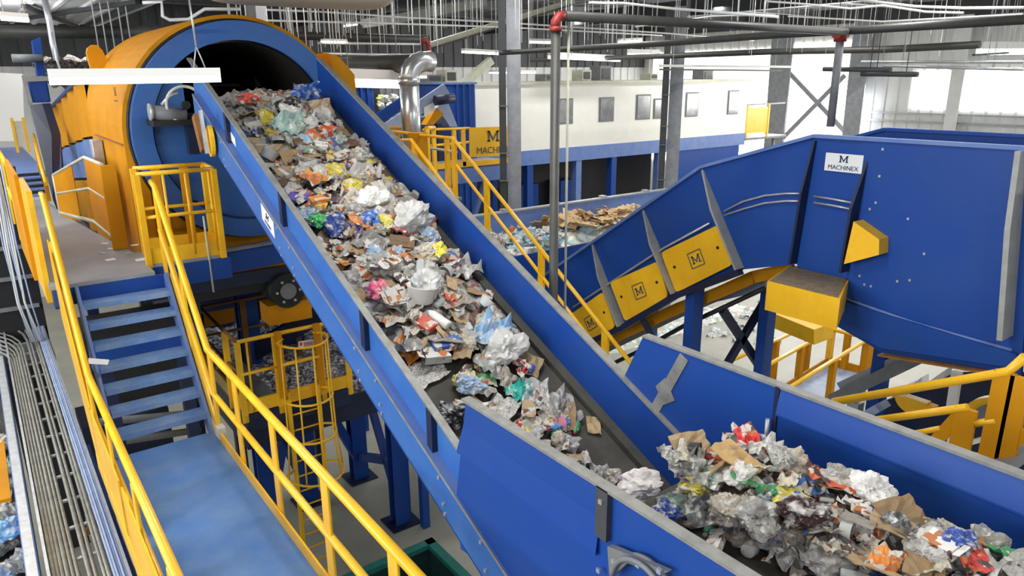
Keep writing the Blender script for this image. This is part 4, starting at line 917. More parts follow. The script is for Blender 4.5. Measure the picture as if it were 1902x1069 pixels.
# next machine at the right edge
nx = thing('transfer_hood', (8.9, 1.5, -3.2), 'black and blue transfer hood at the right edge past the grey bracket', 'hood')
B().box(8.35, 9.9, .5, 2.48, -2.6, -.85).build('hood_body', 'black', nx); B().box(8.0, 9.9, .5, 2.25, -3.3, -2.45).build('lower_body', 'blue', nx)
B().prism([(7.98, 2.2, -1.9), (7.98, 1.95, -.6), (7.98, 1.8, -.6), (7.98, 1.8, -1.9)], (.3, 0, 0)).build('hood_flap', 'gusset', nx)
# ------------------------------------------------------------------ paper conveyor behind
pc = thing('paper_conveyor', (10, 11.2, -4), 'pale blue trough conveyor carrying paper and cardboard behind the incline', 'conveyor')
B().box(6.2, 14.5, 12.0, 12.05, -3.5, -2.70).build('side_wall', 'blue_lt', pc); B().box(6.2, 14.5, 11.98, 12.1, -2.70, -2.67).build('wall_flange', 'galv', pc)
B().box(6.2, 14.5, 10.5, 12.0, -3.52, -3.46).build('belt', 'cable', pc); B().box(6.2, 14.5, 10.45, 10.5, -3.7, -3.2).build('side_wall', 'blue', pc)
for x in (6.8, 9.5, 12.5): B().box(x - .1, x + .1, 11.2, 11.4, -H, -3.5).build('leg', 'blue', pc)
for x in (7.2, 8.6, 10.0, 11.4, 12.8): B().box(x, x + .12, 11.96, 12.12, -2.67, -2.63).build('flange_clip', 'galv', pc)
heap('paper_bed', 'bed of small pale paper and film on the paper conveyor', 6.9, 13.5, 10.52, 11.98, lambda u, v: -3.40 + .32 * max(0, min(1, (u - .05) * 4)) * sin(pi * min(1, max(0, v * 1.0))) * (1 if u < .62 else max(.1, 1 - (u - .62) * 3)), 'paperheap', 60, .07, 5)
for k in range(95):
    u = rnd.random() ** .8; x = 7.2 + u * 4.6; y = rnd.uniform(10.65, 11.85)
    cb_ = rnd.random() < min(.9, max(.1, (x - 8.6) / 1.8))
    kind = 'cardboard_piece' if cb_ else pick([('crumpled_paper', 4), ('plastic_film', 3), ('newspaper_sheet', 3), ('crumpled_bag', 2)])[0]
    cn, c, _ = pick(PAL[kind] if not cb_ else [('tan', (.60, .42, .22), 4), ('light brown', (.52, .36, .19), 3), ('pale brown', (.66, .50, .30), 2)])
    if not cb_: cn, c = rnd.choice((('white', (.75, .75, .73)), ('pale blue', (.40, .62, .70)), ('pale grey', (.6, .62, .6)), ('light blue', (.35, .58, .72))))
    z = -3.25 + .22 * sin(pi * (y - 10.5) / 1.5) + (.18 if cb_ else 0)
    zone = 'left end' if x < 8.3 else 'middle' if x < 9.6 else 'right end'; side_ = 'near edge' if y < 11.1 else 'back wall'
    put_item(kind, cn, c, (x, y, z), (rnd.gauss(0, .4), rnd.gauss(0, .4), rnd.uniform(0, 6)), rnd.uniform(.14, .28), 'on the paper conveyor, %s by %s' % (zone, side_), 'paper and board on the paper conveyor')
# litter on the floor at the right
for nm, px in (('first', ((1180, 690), (1300, 600), (1345, 560), (1230, 690))), ):
    a = at(1255, 640, Z=-H); heap('floor_litter', 'spread of pale film and paper litter on the concrete behind the legs', 14.5, 22, 14.8, 16.0, lambda u, v: -H + .0 + .40 * max(0, sin(pi * u) * sin(pi * v)), 'paperheap', 70, .06, 2.5)
for k in range(26):
    p = at(rnd.uniform(1290, 1440), rnd.uniform(545, 650), Z=-H + .03)
    put_item('plastic_film', 'white', (.75, .78, .78), p, (rnd.gauss(0, .2), rnd.gauss(0, .2), rnd.uniform(0, 6)), rnd.uniform(.12, .3), 'lying on the concrete floor behind the legs', 'film scraps on the floor')
# ------------------------------------------------------------------ stair and platform right of the incline
XS0, XS1 = 5.72, 6.5
ss = thing('side_stair', (6.1, 8.3, -4), 'steel stair with yellow handrails descending behind the incline wall', 'stairs')
def sz(y): return -.96 - (10.5 - y) * .623                    # top rail height along the flight
for k in range(17):
    y = 10.3 - k * .26; z = sz(y) - 1.0
    B().box(XS0, XS1, y - .13, y + .13, z - .04, z).build('tread', 'blue_dk', ss)
for x in (XS0, XS1): B().prism([(x - .02, 10.5, sz(10.5) - 1.0), (x - .02, 5.6, sz(5.6) - 1.0), (x - .02, 5.6, sz(5.6) - 1.22), (x - .02, 10.5, sz(10.5) - 1.22)], (.04, 0, 0)).build('stringer', 'blue_dk' if x == XS0 else 'blue_lt', ss)
B().tube([(XS1, 10.5, sz(10.5)), (XS1, 5.7, sz(5.7))], .03).build('handrail', 'yellow', ss); B().tube([(XS1, 10.5, sz(10.5) - .39), (XS1, 5.7, sz(5.7) - .39)], .026).build('mid_rail', 'yellow', ss)
B().tube([(XS0, 10.9, -1.0), (XS0, 10.5, sz(10.5)), (XS0, 5.7, sz(5.7))], .03).build('handrail', 'yellow', ss)
for x, y in ((XS1, 10.45), (XS1, 9.5), (XS1, 8.1), (XS1, 6.7), (XS0, 10.4), (XS0, 8.6)): B().box(x - .02, x + .02, y - .06, y + .06, sz(y) - 1.05, sz(y)).build('post', 'yellow', ss)
pf = thing('side_platform', (7, 12.5, -2.0), 'yellow railed platform bearing the yellow name sign beside the grey column', 'platform')
ZS = -1.97
B().box(5.6, 6.6, 10.4, 15.4, ZS - .05, ZS).box(6.6, 10.6, 14.2, 15.4, ZS - .05, ZS).build('deck', 'steel', pf)
B().box(6.6, 10.6, 14.17, 14.2, ZS - .02, ZS + .1).build('toe_board', 'yellow', pf); B().box(6.6, 6.63, 10.6, 14.2, ZS - .02, ZS + .1).build('toe_board', 'yellow', pf)
B().box(6.6, 10.6, 14.2, 14.3, ZS - .4, ZS - .06).build('edge_beam', 'blue_lt', pf)
q = [at(x, y, Y=14.15) for x, y in ((872, 237), (966, 234), (966, 287), (873, 292))]
sgn = B().prism(q, (0, .03, 0)).build('name_board', 'panelyellow', pf, label='yellow name board with grey lettering')
xd = (q[1] - q[0]); c = sum(q, Vector()) / 4 + Vector((0, -.012, 0))
logo(sgn, c + xd * -.05 + Vector((0, 0, .13)), xd, (0, 0, 1), .32, 'greyink'); text('MACHINEX', sgn, c + Vector((0, 0, -.20)), xd, (0, 0, 1), .215, 'greyink')
for (p0_, p1_, Y) in (((785, 241), (872, 238), 14.2), ((785, 272), (872, 264), 14.2)): B().tube([at(*p0_, Y=Y), at(*p1_, Y=Y)], .03).build('top_rail' if p0_[1] < 250 else 'mid_rail', 'yellow', pf)
for px, y0, Y in ((860, 240, 14.2), (843, 241, 14.2), (805, 238, 13.6), (793, 239, 13.0), (830, 254, 11.4)):
    p = at(px, y0, Y=Y); B().box(p.x - .045, p.x + .045, Y - .03, Y + .03, ZS, p.z).build('post', 'yellow', pf)
B().tube([at(715, 243, Y=12.5), at(748, 246, Y=12.0), at(775, 250, Y=11.6), at(846, 257, Y=10.5)], .028).build('top_rail', 'yellow', pf)
B().tube([at(792, 238, Y=13.0), at(806, 237, Y=13.6)], .045).build('gate_top', 'yellow', pf); B().tube([at(800, 275, Y=12.6), at(848, 282, Y=10.9)], .024).build('mid_rail', 'cream', pf)
for px in (700, 725): B().tube([at(px, 238, Y=15.3), at(px + 50, 236, Y=15.3)], .03).build('back_rail', 'orange', pf)
for px in (710, 740): p = at(px, 240, Y=15.3); B().box(p.x - .03, p.x + .03, 15.27, 15.33, ZS, p.z).build('post', 'orange', pf)
op = at(776, 246, Y=11.6); B().box(op.x - .14, op.x + .14, 11.5, 11.7, ZS - .6, op.z).build('duct_post', 'orange', pf, label='thick orange post under the silver duct')
for x, y in ((5.7, 10.6), (6.5, 14.9), (10.4, 14.9)): B().box(x - .07, x + .07, y - .07, y + .07, -H, ZS - .05).build('leg', 'blue', pf)
B().bar((8.6, 14.5, -5.5), (9.9, 14.5, ZS - .4), .1, .1).build('brace', 'blue_lt', pf)
# silver duct
dt = thing('ventilation_duct', (7.4, 13.5, -3), 'silver spiral duct with ribbed elbow rising behind the yellow platform', 'duct')
d0 = at(764, 245, Y=12.6); d1 = at(764, 150, Y=12.6); zc = at(764, 118, Y=12.6).z; R_ = .185
B().tube([(d0.x, 12.6, d0.z - .6), (d0.x, 12.6, zc - .32)], R_, 20).build('riser', 'duct', dt)
B().tube([(d0.x, 12.6, zc - .38), (d0.x, 12.6, zc - .26)], R_ * 1.12, 20).build('collar', 'duct', dt)
ep = arc((d0.x + .30, 12.6, zc - .30), .30, 180, 90, 5) ; 
e = []
for k in range(11):
    t = k / 10 * pi / 2; e.append(Vector((d0.x + .34 - .34 * cos(t), 12.6 + .0, zc - .30 + .34 * sin(t))))
m = B(); m.tube(e + [Vector((d0.x + .5, 12.62, zc + .04))], [R_ * (1.06 if k % 2 else .97) for k in range(12)], 20); m.build('elbow', 'duct', dt)
B().tube([(d0.x + .45, 12.6, zc + .04), (d0.x + .42, 13.2, zc + .02), (d0.x - .2, 14.0, zc), (d0.x - 2.2, 14.2, zc - .02)], R_ * .98, 20).build('cross_run', 'pipe', dt)
# ------------------------------------------------------------------ distant blue machines and the cream sorting cabin
fc = thing('far_conveyor', (9.5, 17, -2), 'small pale blue conveyor climbing right in the distance beside the duct', 'conveyor')
Yd = 17
def seg(pts, th, m_, nm, lab=None, y=Yd): return B().prism([at(px, py, Y=y) for px, py in pts], (0, th, 0)).build(nm, m_, fc, label=lab)
seg(((705, 236), (825, 155), (838, 178), (722, 250)), .05, 'cable', 'side_wall')
seg(((690, 218), (752, 175), (752, 200), (700, 235)), .05, 'blue', 'far_wall', y=17.8)
seg(((722, 252), (760, 228), (770, 240), (735, 258)), .1, 'blue_lt', 'leg_plate')
seg(((792, 232), (812, 200), (824, 212), (805, 232)), .3, 'orange', 'end_guard', 'orange end guard')
seg(((788, 200), (806, 190), (808, 205), (788, 217)), .02, 'signwhite', 'sticker', y=16.95)
mtr = at(830, 186, Y=16.7); B().tube([mtr - Vector((.35, 0, 0)), mtr + Vector((.2, 0, .05))], .13, 14).build('motor', 'blue_dk', fc)
B().prism([at(px, py, Y=17.2) for px, py in ((812, 200), (828, 178), (850, 235), (836, 235))], (0, .6, 0)).build('chute', 'cable', fc)
for p in (at(730, 250, Y=17.3), at(815, 230, Y=17.3)): B().box(p.x - .08, p.x + .08, 17.25, 17.4, -H, p.z).build('leg', 'blue_dk', fc)
def simplebox(name, px, Y, dep, m_, label, cat, zb=None):
    a, b = at(px[0], px[1], Y=Y), at(px[2], px[3], Y=Y)
    t = thing(name, ((a.x + b.x) / 2, Y + dep / 2, b.z), label, cat)
    B().box(a.x, b.x, Y, Y + dep, b.z if zb is None else zb, a.z).build('body', m_, t, bevel=.03)
    B().box(a.x - .04, b.x + .04, Y - .04, Y + dep + .04, a.z, a.z + .06).build('top_flange', 'blue_lt', t)
    m = B()
    for k in range(1, 4):
        x = a.x + (b.x - a.x) * k / 4; m.box(x - .03, x + .03, Y - .05, Y, b.z if zb is None else zb, a.z)
    m.build('ribs', m_, t); return t
simplebox('blue_hopper', (836, 157, 884, 226), 18.5, 2, 'blue', 'blue hopper box left of the cream cabin wall', 'hopper', -4)
simplebox('blue_hopper', (645, 163, 698, 235), 18.5, 2, 'blue', 'dark blue hopper box right of the drum hood in the distance', 'hopper', -4)
simplebox('grey_container', (705, 158, 755, 210), 19.2, 1.5, 'steel', 'grey ribbed container between the two distant blue hoppers', 'container', -4)
tag(B().box(8.2, 10.6, 17.9, 19.1, -1.2, -1.05).build('far_deck', 'steel'), 'dark deck carrying the distant heap of bags', 'deck')
pr = at(720, 195, Y=16.2)
for k in range(16):
    p = at(rnd.uniform(706, 735), rnd.uniform(178, 208), Y=18 + rnd.uniform(0, 1)); cn, c = rnd.choice((('yellow', (.6, .65, .1)), ('white', (.75, .75, .72)), ('black', (.04, .04, .04))))
    put_item('crumpled_bag', cn, c, p, (rnd.uniform(0, 3), 0, rnd.uniform(0, 6)), .16, 'in the distant heap behind the small conveyor', 'bags in the distant heap')
cab = thing('sorting_cabin', (21, 21, -5), 'long cream sorting cabin with tinted windows raised on blue steel', 'cabin')
XC0, XC1, YC = 13.3, 27.5, 20.0
B().box(XC0, XC1, YC, YC + 3.2, -2.5, -.24).build('body', 'cabin', cab)
B().box(XC0 - .1, XC1 + .1, YC - .1, YC + 3.3, -.26, -.16).build('roof_edge', 'cream', cab)
B().box(XC0 - .0, XC1, YC - .03, YC + .25, -2.95, -2.45).build('floor_beam', 'blue_lt', cab)
for k, (px, wd, zt_) in enumerate(((1050, 28, -.74), (1126, 28, -.74), (1194, 27, -.68), (1221, 16, -.85), (1284, 24, -.65), (1360, 20, -.62))):
    a, b = at(px - wd / 2, 205, Y=YC), at(px + wd / 2, 205, Y=YC)
    f = B().box(a.x, b.x, YC - .03, YC + .01, -1.62, zt_).build('window_frame', 'steel', cab, bevel=.03)
    B().box(a.x + .06, b.x - .06, YC - .045, YC - .03, -1.56, zt_ - .06).build('pane', 'glass', f)
for k, px in enumerate((985, 1075, 1140, 1225)):
    p = at(px, 330, Y=YC); B().box(p.x - .13, p.x + .13, YC, YC + .25, -H, -2.9).build('leg', 'blue_lt' if k % 2 else 'blue', cab)
B().box(XC0 - 5, 24, YC + 2.2, YC + 2.3, -H, -2.5).build('back_screen', 'black', cab); B().box(XC0, XC1, YC + .3, YC + 2.2, -2.75, -2.7).build('floor_pan', 'black', cab)
a = at(1255, 270, Y=YC); B().box(a.x, XC1 - .3, YC + .02, YC + .1, -5.2, -2.9).build('blue_cladding', 'blue', cab)
for x in (16.3, 18.2): B().box(x, x + .8, YC + 1.5, YC + 2.3, -H, -3.9).build('under_cabinet', 'blue', cab)
for k, (px, wd) in enumerate(((1015, 30), (1080, 24), (1115, 30), (1205, 22), (1305, 34), (720, 20), (800, 30), (830, 24))):
    p = at(px, 145, Y=21.5); h = .25 + .15 * (k % 3); wx = wd / 1340 * 27
    t = thing('rooftop_unit', (p.x, 21.5, -.16), ('grey ventilation unit on the cream cabin roof' if p.x > 13.3 else 'grey ventilation unit on the ledge left of the cabin') , 'ventilation unit', 'ventilation units along the cabin roof' if p.x > 13.3 else 'ventilation units left of the cabin')
    B().box(p.x - wx / 2, p.x + wx / 2, 21.2, 21.8, -.16, -.16 + h).build('casing', 'cream' if k % 2 else 'steel', t, bevel=.02)
    B().box(p.x - wx / 3, p.x + wx / 3, 21.18, 21.2, -.1, -.16 + h * .8).build('grille', 'darkcol', t)
lg_ = thing('roof_ledge', (9, 21.5, -.5), 'cream ledge left of the cabin carrying grey ventilation units', 'ledge')
B().box(4.5, 13.2, 20.9, 22.2, -.26, -.16).build('deck', 'cream', lg_)
for x in (6, 9, 12): B().box(x - .1, x + .1, 21.4, 21.6, -H, -.26).build('leg', 'steel', lg_)
for px, y0, y1 in ((1050, 195, 225), (1126, 190, 222), (1194, 190, 215)): pass
# slanted pale channel above the hopper
sc_ = B().bar(at(856, 160, Y=18.8), at(912, 112, Y=18.8), .2, .22).build('slanted_channel', 'cream'); tag(sc_, 'pale slanted steel channel rising above the blue hopper', 'channel')
yg = thing('end_gate', (29.5, 20, -2.4), 'pale yellow gate on a landing at the cabin right end', 'gate')
a, b = at(1390, 200, Y=20), at(1425, 245, Y=20)
B().box(a.x, b.x, 20, 20.03, b.z, a.z).build('infill_sheet', 'panelyellow', yg); B().box(a.x - .1, b.x + 1.2, 20, 20.05, a.z + .1, a.z + .16).build('top_rail', 'steel', yg)
for x in (a.x, b.x): B().box(x - .05, x + .05, 19.98, 20.05, b.z - .2, a.z + .1).build('post', 'panelyellow', yg)
B().box(27.6, b.x + 1.5, 20, 21, b.z - .3, b.z - .2).build('landing', 'steel', yg)
for x in (a.x, b.x + 1.2): B().box(x - .06, x + .06, 20.4, 20.5, -H, b.z - .3).build('leg', 'steel', yg)
# far left machinery
mh = thing('blue_motor_cabinet', (.9, 16, -.7), 'blue and grey motor cabinet at the far end of the upper walkway', 'cabinet')
a, b = at(50, 142, Y=17.5), at(95, 190, Y=17.5)
B().box(a.x, b.x, 17.5, 18.6, b.z, a.z).build('body', 'blue', mh, bevel=.03); B().prism([at(40, 140, Y=17.45), at(92, 142, Y=17.45), at(95, 150, Y=17.45), at(50, 152, Y=17.45), at(62, 195, Y=17.45), at(52, 195, Y=17.45)], (0, .05, 0)).build('frame', 'gusset', mh)
B().prism([at(60, 75, Y=18.5), at(75, 68, Y=18.5), at(85, 140, Y=18.5), at(70, 142, Y=18.5)], (0, .4, 0)).build('exhaust_arm', 'blue', mh)
c = at(35, 108, Y=18.4); B().tube([c - Vector((.12, 0, 0)), c + Vector((.42, 0, .0))], .08, 12).build('motor', 'steel', mh)
B().prism([at(55, 195, Y=17.0), at(78, 192, Y=17.0), at(96, 250, Y=16.0), at(108, 395, Y=14.2), at(98, 370, Y=14.4), at(70, 250, Y=16.5)], (.15, .1, 0)).build('chute', 'blue_dk', mh)
heap('far_litter_pile', 'distant mixed litter on the feed deck behind the drum panels', 1.7, 4.0, 19.6, 25.0, lambda u, v: -.15 + .75 * v, 'heap', 50, .15, 3)
wp = B().prism([at(0, 135, Y=26), at(42, 137, Y=26), at(46, 262, Y=26), at(0, 262, Y=26)], (0, .05, 0)).build('white_partition', 'white'); tag(wp, 'plain white partition behind the far end of the upper walkway', 'partition')
# ------------------------------------------------------------------ lower right: rails, low platform, drives
er = thing('exit_stair_rail', (4.8, 2, -3.4), 'orange yellow stair handrail behind the foreground conveyor at the right edge', 'guardrail')
X5 = 5.5
def r5(x, y): return at(x, y, X=X5)
B().tube([r5(1548, 746), r5(1872, 690), r5(1905, 662)], .034).build('handrail', 'yellow', er)
B().tube([r5(1625, 780), r5(1797, 756)], .03).build('mid_rail', 'yellow', er); B().tube([r5(1694, 805), r5(1748, 795)], .022).build('mid_rail', 'yellow', er)
for (a, b, w_) in (((1868, 690), (1838, 865), .13), ((1796, 758), (1778, 850), .14), ((1898, 700), (1868, 870), .12)):
    p, q = r5(*a), r5(*b); B().box(X5 - .02, X5 + .02, p.y - w_ / 2, p.y + w_ / 2, q.z - .3, p.z).build('post', 'orange', er)
B().bar(r5(1735, 822), r5(1790, 762), .03, .09).build('brace', 'orange', er); B().bar(r5(1850, 858), r5(1905, 800), .03, .08).build('brace', 'orange', er)
B().tube([r5(1812, 786), r5(1850, 780)], .026).build('mid_rail', 'yellow', er); B().tube([r5(1862, 785), r5(1880, 790), r5(1884, 805), r5(1870, 812)], .012).build('loop', 'galv', er)
B().bar(r5(1800, 862), r5(1905, 850), .9, .05).build('landing', 'steel', er)
for x, y in ((1800, 868), (1900, 856)): p = r5(x, y); B().box(X5 - .05, X5 + .05, p.y - .05, p.y + .05, -H, p.z).build('leg', 'blue_dk', er)
lw = thing('low_platform', (17, 9, -H), 'low grey platform with yellow rails on the concrete beneath the gooseneck conveyor', 'platform')
ZF = -7.55; ZR = ZF + 1.0
def fz(x, y, z=ZF): return at(x, y, Z=z)
c1, c2 = fz(1538, 676), fz(1604, 695)                           # far corners of the deck
v = (c1 - fz(1480, 712)).normalized(); v = Vector((v.x, v.y, 0)).normalized()
L_ = 6.0
pts = [c1, c2, c2 - v * L_, c1 - v * L_]
B().prism(pts, (0, 0, -.06)).build('deck', 'cable', lw)
for a, b in ((pts[0], pts[1]), (pts[0], pts[3])):
    B().bar(a + Vector((0, 0, .1)), b + Vector((0, 0, .1)), .03, .22).build('toe_board', 'orange', lw)
for a, b in ((pts[0], pts[1]), (pts[0], pts[3]), (pts[1], pts[2])):
    B().tube([a + Vector((0, 0, 1)), b + Vector((0, 0, 1))], .05).build('top_rail', 'yellow', lw)
ra, rb = at(1350, 673, Z=ZR), at(1505, 603, Z=ZR)
B().tube([ra, rb], .05).build('far_rail', 'yellow', lw)
for p in (pts[0], lerp(pts[0], pts[1], .45), pts[1], lerp(pts[0], pts[3], .3), lerp(pts[1], pts[2], .35)): B().box(p.x - .07, p.x + .07, p.y - .07, p.y + .07, ZF - .1, ZR).build('post', 'orange' if p is not pts[0] else 'yellow', lw)
for x, y0 in ((1442, 632), (1505, 605), (1352, 672)):
    p = at(x, y0, Z=ZR); B().box(p.x - .07, p.x + .07, p.y - .07, p.y + .07, -H, ZR).build('post', 'orange', lw)
B().obox(c2 + Vector((.25, .1, .55)), (.25, 0, 0), (0, .04, 0), (0, 0, .55)).build('end_panel', 'orange', lw)
for p in pts: B().box(p.x - .08, p.x + .08, p.y - .08, p.y + .08, -H, ZF - .06).build('leg', 'steel', lw)
ob = B().prism([at(1420, 575, X=11), at(1512, 612, X=11), at(1512, 640, X=11), at(1420, 602, X=11)], (.6, 0, 0)).build('under_guard', 'panelyellow', mc2, label='dusty yellow guard box under the drive')
gb = thing('grey_belt_beam', (9.5, 4.2, -4.5), 'dark grey slanting belt beam under the blue gooseneck plate', 'beam')
B().bar(at(1560, 735, X=9.3), at(1735, 650, X=9.3), .5, .16).build('beam_body', 'steel', gb); B().bar(at(1568, 712, X=9.25), at(1725, 640, X=9.25), .3, .1).build('beam_cover', 'column', gb)
p = at(1590, 745, X=9.3); B().box(p.x - .08, p.x + .08, p.y - .08, p.y + .08, -H, p.z).build('leg', 'galv', gb)
dv_ = thing('lower_drive', (9, 3, -5), 'dark navy drive frame with yellow pulley guards at the lower right', 'machine')
B().prism([at(x, y, X=9.9) for x, y in ((1640, 745), (1765, 690), (1902, 690), (1902, 860), (1640, 800))], (.1, 0, 0)).build('back_plate', 'blue_dk', dv_)
for pts_ in (((1660, 738), (1712, 715), (1712, 700)), ((1700, 726), (1752, 702), (1758, 685)), ((1650, 742), (1690, 728), (1688, 712))):
    B().prism([at(x, y, X=9.6) for x, y in pts_], (.2, 0, 0)).build('white_tooth', 'white', dv_, label='white zigzag plate')
def disc(cx, cy, rp, X, a0, a1, m_, nm):
    c = at(cx, cy, X=X); r = rp / 1340 * c.length
    ps = [c + Vector((0, -r * cos(radians(a0 + (a1 - a0) * k / 18)), r * .8 * sin(radians(a0 + (a1 - a0) * k / 18)))) for k in range(19)]
    return B().prism(ps, (.12, 0, 0)).build(nm, m_, dv_, bevel=.02)
disc(1698, 744, 31, 9.0, 180, 360, 'panelyellow', 'pulley_guard'); disc(1700, 742, 18, 8.97, 180, 360, 'yellow', 'pulley')
disc(1862, 795, 58, 8.6, 0, 180, 'panelyellow', 'pulley_guard'); disc(1862, 797, 46, 8.55, 0, 180, 'steel', 'pulley')
B().bar(at(1778, 690, X=8.9), at(1768, 755, X=8.9), .08, .1).build('white_post', 'white', dv_); B().bar(at(1800, 822, X=8.9), at(1880, 800, X=8.9), .08, .05).build('white_strip', 'white', dv_)
B().bar(at(1765, 810, X=8.9), at(1762, 835, X=8.9), .03, .05).build('white_strip', 'white', dv_); B().bar(at(1600, 775, X=9.0), at(1640, 752, X=9.0), .3, .1).build('step', 'cable', dv_)
for x in (1660, 1780, 1880): p = at(x, 780, X=9.95); B().box(p.x - .06, p.x + .06, p.y - .06, p.y + .06, -H, p.z).build('leg', 'blue_dk', dv_)
# ------------------------------------------------------------------ pipes, lamps and hangers under the roof
def pipe(name, pts, r, m_, label, cat='pipe', n=10): return tag(B().tube(pts, r, n).build(name, m_), label, cat)
r1 = thing('sprinkler_riser', (4.2, 5.05, -4), 'dark vertical sprinkler riser with red coupling rising behind the incline wall', 'pipe')
B().tube([(4.2, 5.05, -H), (4.2, 5.05, .38)], .042, 14).build('pipe_body', 'pipe', r1)
B().tube([(4.19, 5.05, .40), (4.2, 5.05, .45), (4.23, 5.05, .49), (4.29, 5.05, .50)], .043, 14).build('elbow', 'red', r1, label='red elbow coupling'); B().tube([(4.2, 5.05, .37), (4.2, 5.05, .41)], .054, 14).build('coupling', 'red', r1)
pipe('sprinkler_main', [(4.29, 5.05, .50), (8.9, 5.12, .50)], .045, 'pipe', 'dark sprinkler pipe running right from the red elbow')
p1 = at(1562, 62, X=9.0); r2 = thing('sprinkler_riser', (9, p1.y, -3), 'grey sprinkler riser with red coupling above the gooseneck conveyor', 'pipe')
B().tube([(9.0, p1.y, -.65), (9.0, p1.y, p1.z)], .05, 12).build('pipe_body', 'steel', r2); B().tube([(9.0, p1.y, p1.z - .1), (9.0, p1.y, p1.z + .05)], .075, 12).build('coupling', 'red', r2)
B().tube([(8.9, p1.y, p1.z), (9.1, p1.y, p1.z)], .07, 12).build('tee', 'red', r2)
pa_ = [at(930, 98, X=9.0), at(1240, 80, X=9.0), at(1422, 66, X=9.0), at(1562, 58, X=9.0), at(1910, 36, X=9.0)]
pipe('branch_pipe', pa_, .05, 'pipe', 'long dark pipe crossing the whole right half near the roof')
pipe('branch_pipe', [at(x, y, X=18) for x, y in ((985, 112), (1240, 104), (1430, 96), (1640, 92), (1820, 83))], .085, 'pipe', 'second dark pipe below the long roof pipe on the right')
rx_ = at(1053, 300, Y=5.07); pipe('rod_pipe', [(rx_.x, 5.07, .49), (rx_.x, 5.07, -3.0)], .012, 'cream', 'thin pale rod hanging beside the dark sprinkler riser', 'rod')
pipe('roof_pipe', [at(x, y, Y=20) for x, y in ((-20, 58), (150, 60), (320, 58))], .14, 'pipe', 'dark pipe crossing behind the drum hood at upper left')
pipe('roof_pipe', [at(x, y, Y=15) for x, y in ((545, 66), (690, 70), (790, 72))], .085, 'pipe', 'grey pipe right of the drum ring under the roof')
rh = thing('red_elbow_pipe', (7, 14.5, .3), 'small red pipe elbow above the silver duct', 'pipe')
B().tube([at(x, y, Y=14) for x, y in ((783, 78), (790, 74), (796, 82), (796, 95), (798, 104))], .06, 10).build('elbow', 'red', rh)
for k, (pts, Y, r) in enumerate((([(490, 18), (600, 22), (760, 33), (930, 41)], 14.3, .02), ([(490, 38), (700, 43), (930, 50)], 14.0, .02), ([(600, 100), (800, 103)], 14, .025), ([(590, 80), (780, 82)], 14, .02), ([(968, 44), (1240, 62), (1400, 75)], 14.4, .022), ([(968, 52), (1230, 66)], 14.2, .02))):
    pipe('roof_conduit', [at(x, y, Y=Y) for x, y in pts], r, 'wire', ['topmost thin pale conduit left of the grey column', 'second thin pale conduit left of the grey column', 'lowest thin pale conduit above the large lamp', 'thin pale conduit right of the drum ring', 'upper thin pale conduit right of the grey column', 'lower thin pale conduit right of the grey column'][k], 'conduit')
for k, (pts, X, r) in enumerate((([(1095, 5), (1160, 6), (1250, 16), (1445, 31)], 9.7, .022), ([(1422, 2), (1500, 8), (1580, 16), (1640, 10), (1720, 22), (1790, 24)], 10.5, .016), ([(1600, 0), (1700, 12), (1790, 15), (1902, 14)], 11, .02), ([(1464, 30), (1640, 40), (1900, 26)], 12, .014), ([(1180, 50), (1320, 30), (1440, 26)], 12, .014))):
    pipe('roof_conduit', [at(x, y, X=X) for x, y in pts], r, 'white', ['bright white conduit above the dark sprinkler pipe', 'wavy white conduit above the grey riser', 'bright white conduit in the upper right corner', 'thin white conduit before the right wall', 'thin rising white conduit before the round column'][k], 'conduit')
pipe('roof_conduit', [at(x, y, Y=9.4) for x, y in ((265, 5), (300, 3), (302, 30), (315, 37), (350, 36), (380, 17), (445, 17))], .02, 'wire', 'kinked white conduit above the drum hood', 'conduit')
pipe('flex_conduit', [at(x, y, Y=9.0) for x, y in ((82, -5), (92, 40), (98, 80), (106, 112))], .03, 'galv', 'flexible grey conduit dropping to the hanging lamp at left', 'conduit')
ch = thing('cable_channel', (12, 16, .8), 'pale sloping channel crossing the dark roof behind the grey column', 'channel')
B().bar(at(795, 86, Y=16), at(1065, 2, Y=16), .12, .16).build('channel_body', 'cream', ch); B().bar(at(795, 92, Y=15.9), at(1065, 8, Y=15.9), .03, .04).build('channel_lip', 'pipe', ch)
tw = thing('bus_rail', (11, 13, 0), 'white horizontal bus rail with dark underside crossing the round column', 'rail')
B().bar(at(1226, 122, Y=15.2), at(1470, 124, Y=15.2), .1, .07).build('rail_body', 'white', tw); B().bar(at(1226, 129, Y=15.2), at(1450, 131, Y=15.2), .08, .05).build('rail_base', 'darkcol', tw)
for px in (1250, 1440): p = at(px, 122, Y=15.2); B().tube([p, (p.x, p.y, 2.9)], .008, 6).build('hanger_rod', 'wire', tw)
for k, (a, b, X) in enumerate((((1530, 128), (1655, 130), 14), ((1600, 137), (1705, 138), 14), ((1640, 122), (1902, 129), 16), ((1600, 115), (1902, 115), 16))):
    pa_, pb_ = at(*a, X=X), at(*b, X=X); tb = B().tube([pa_, pb_], .05 if k < 2 else .03, 10)
    for f_ in (.15, .8): q_ = lerp(pa_, pb_, f_); tb.tube([q_, (q_.x, q_.y, 2.9)], .008, 6)
    tag(tb.build('rail_pipe', 'darkcol' if k < 2 else 'galv'), ['short dark rail before the right wall, upper', 'short dark rail before the right wall, lower', 'long grey rail above the daylight panels', 'upper long grey rail above the daylight panels'][k], 'rail')
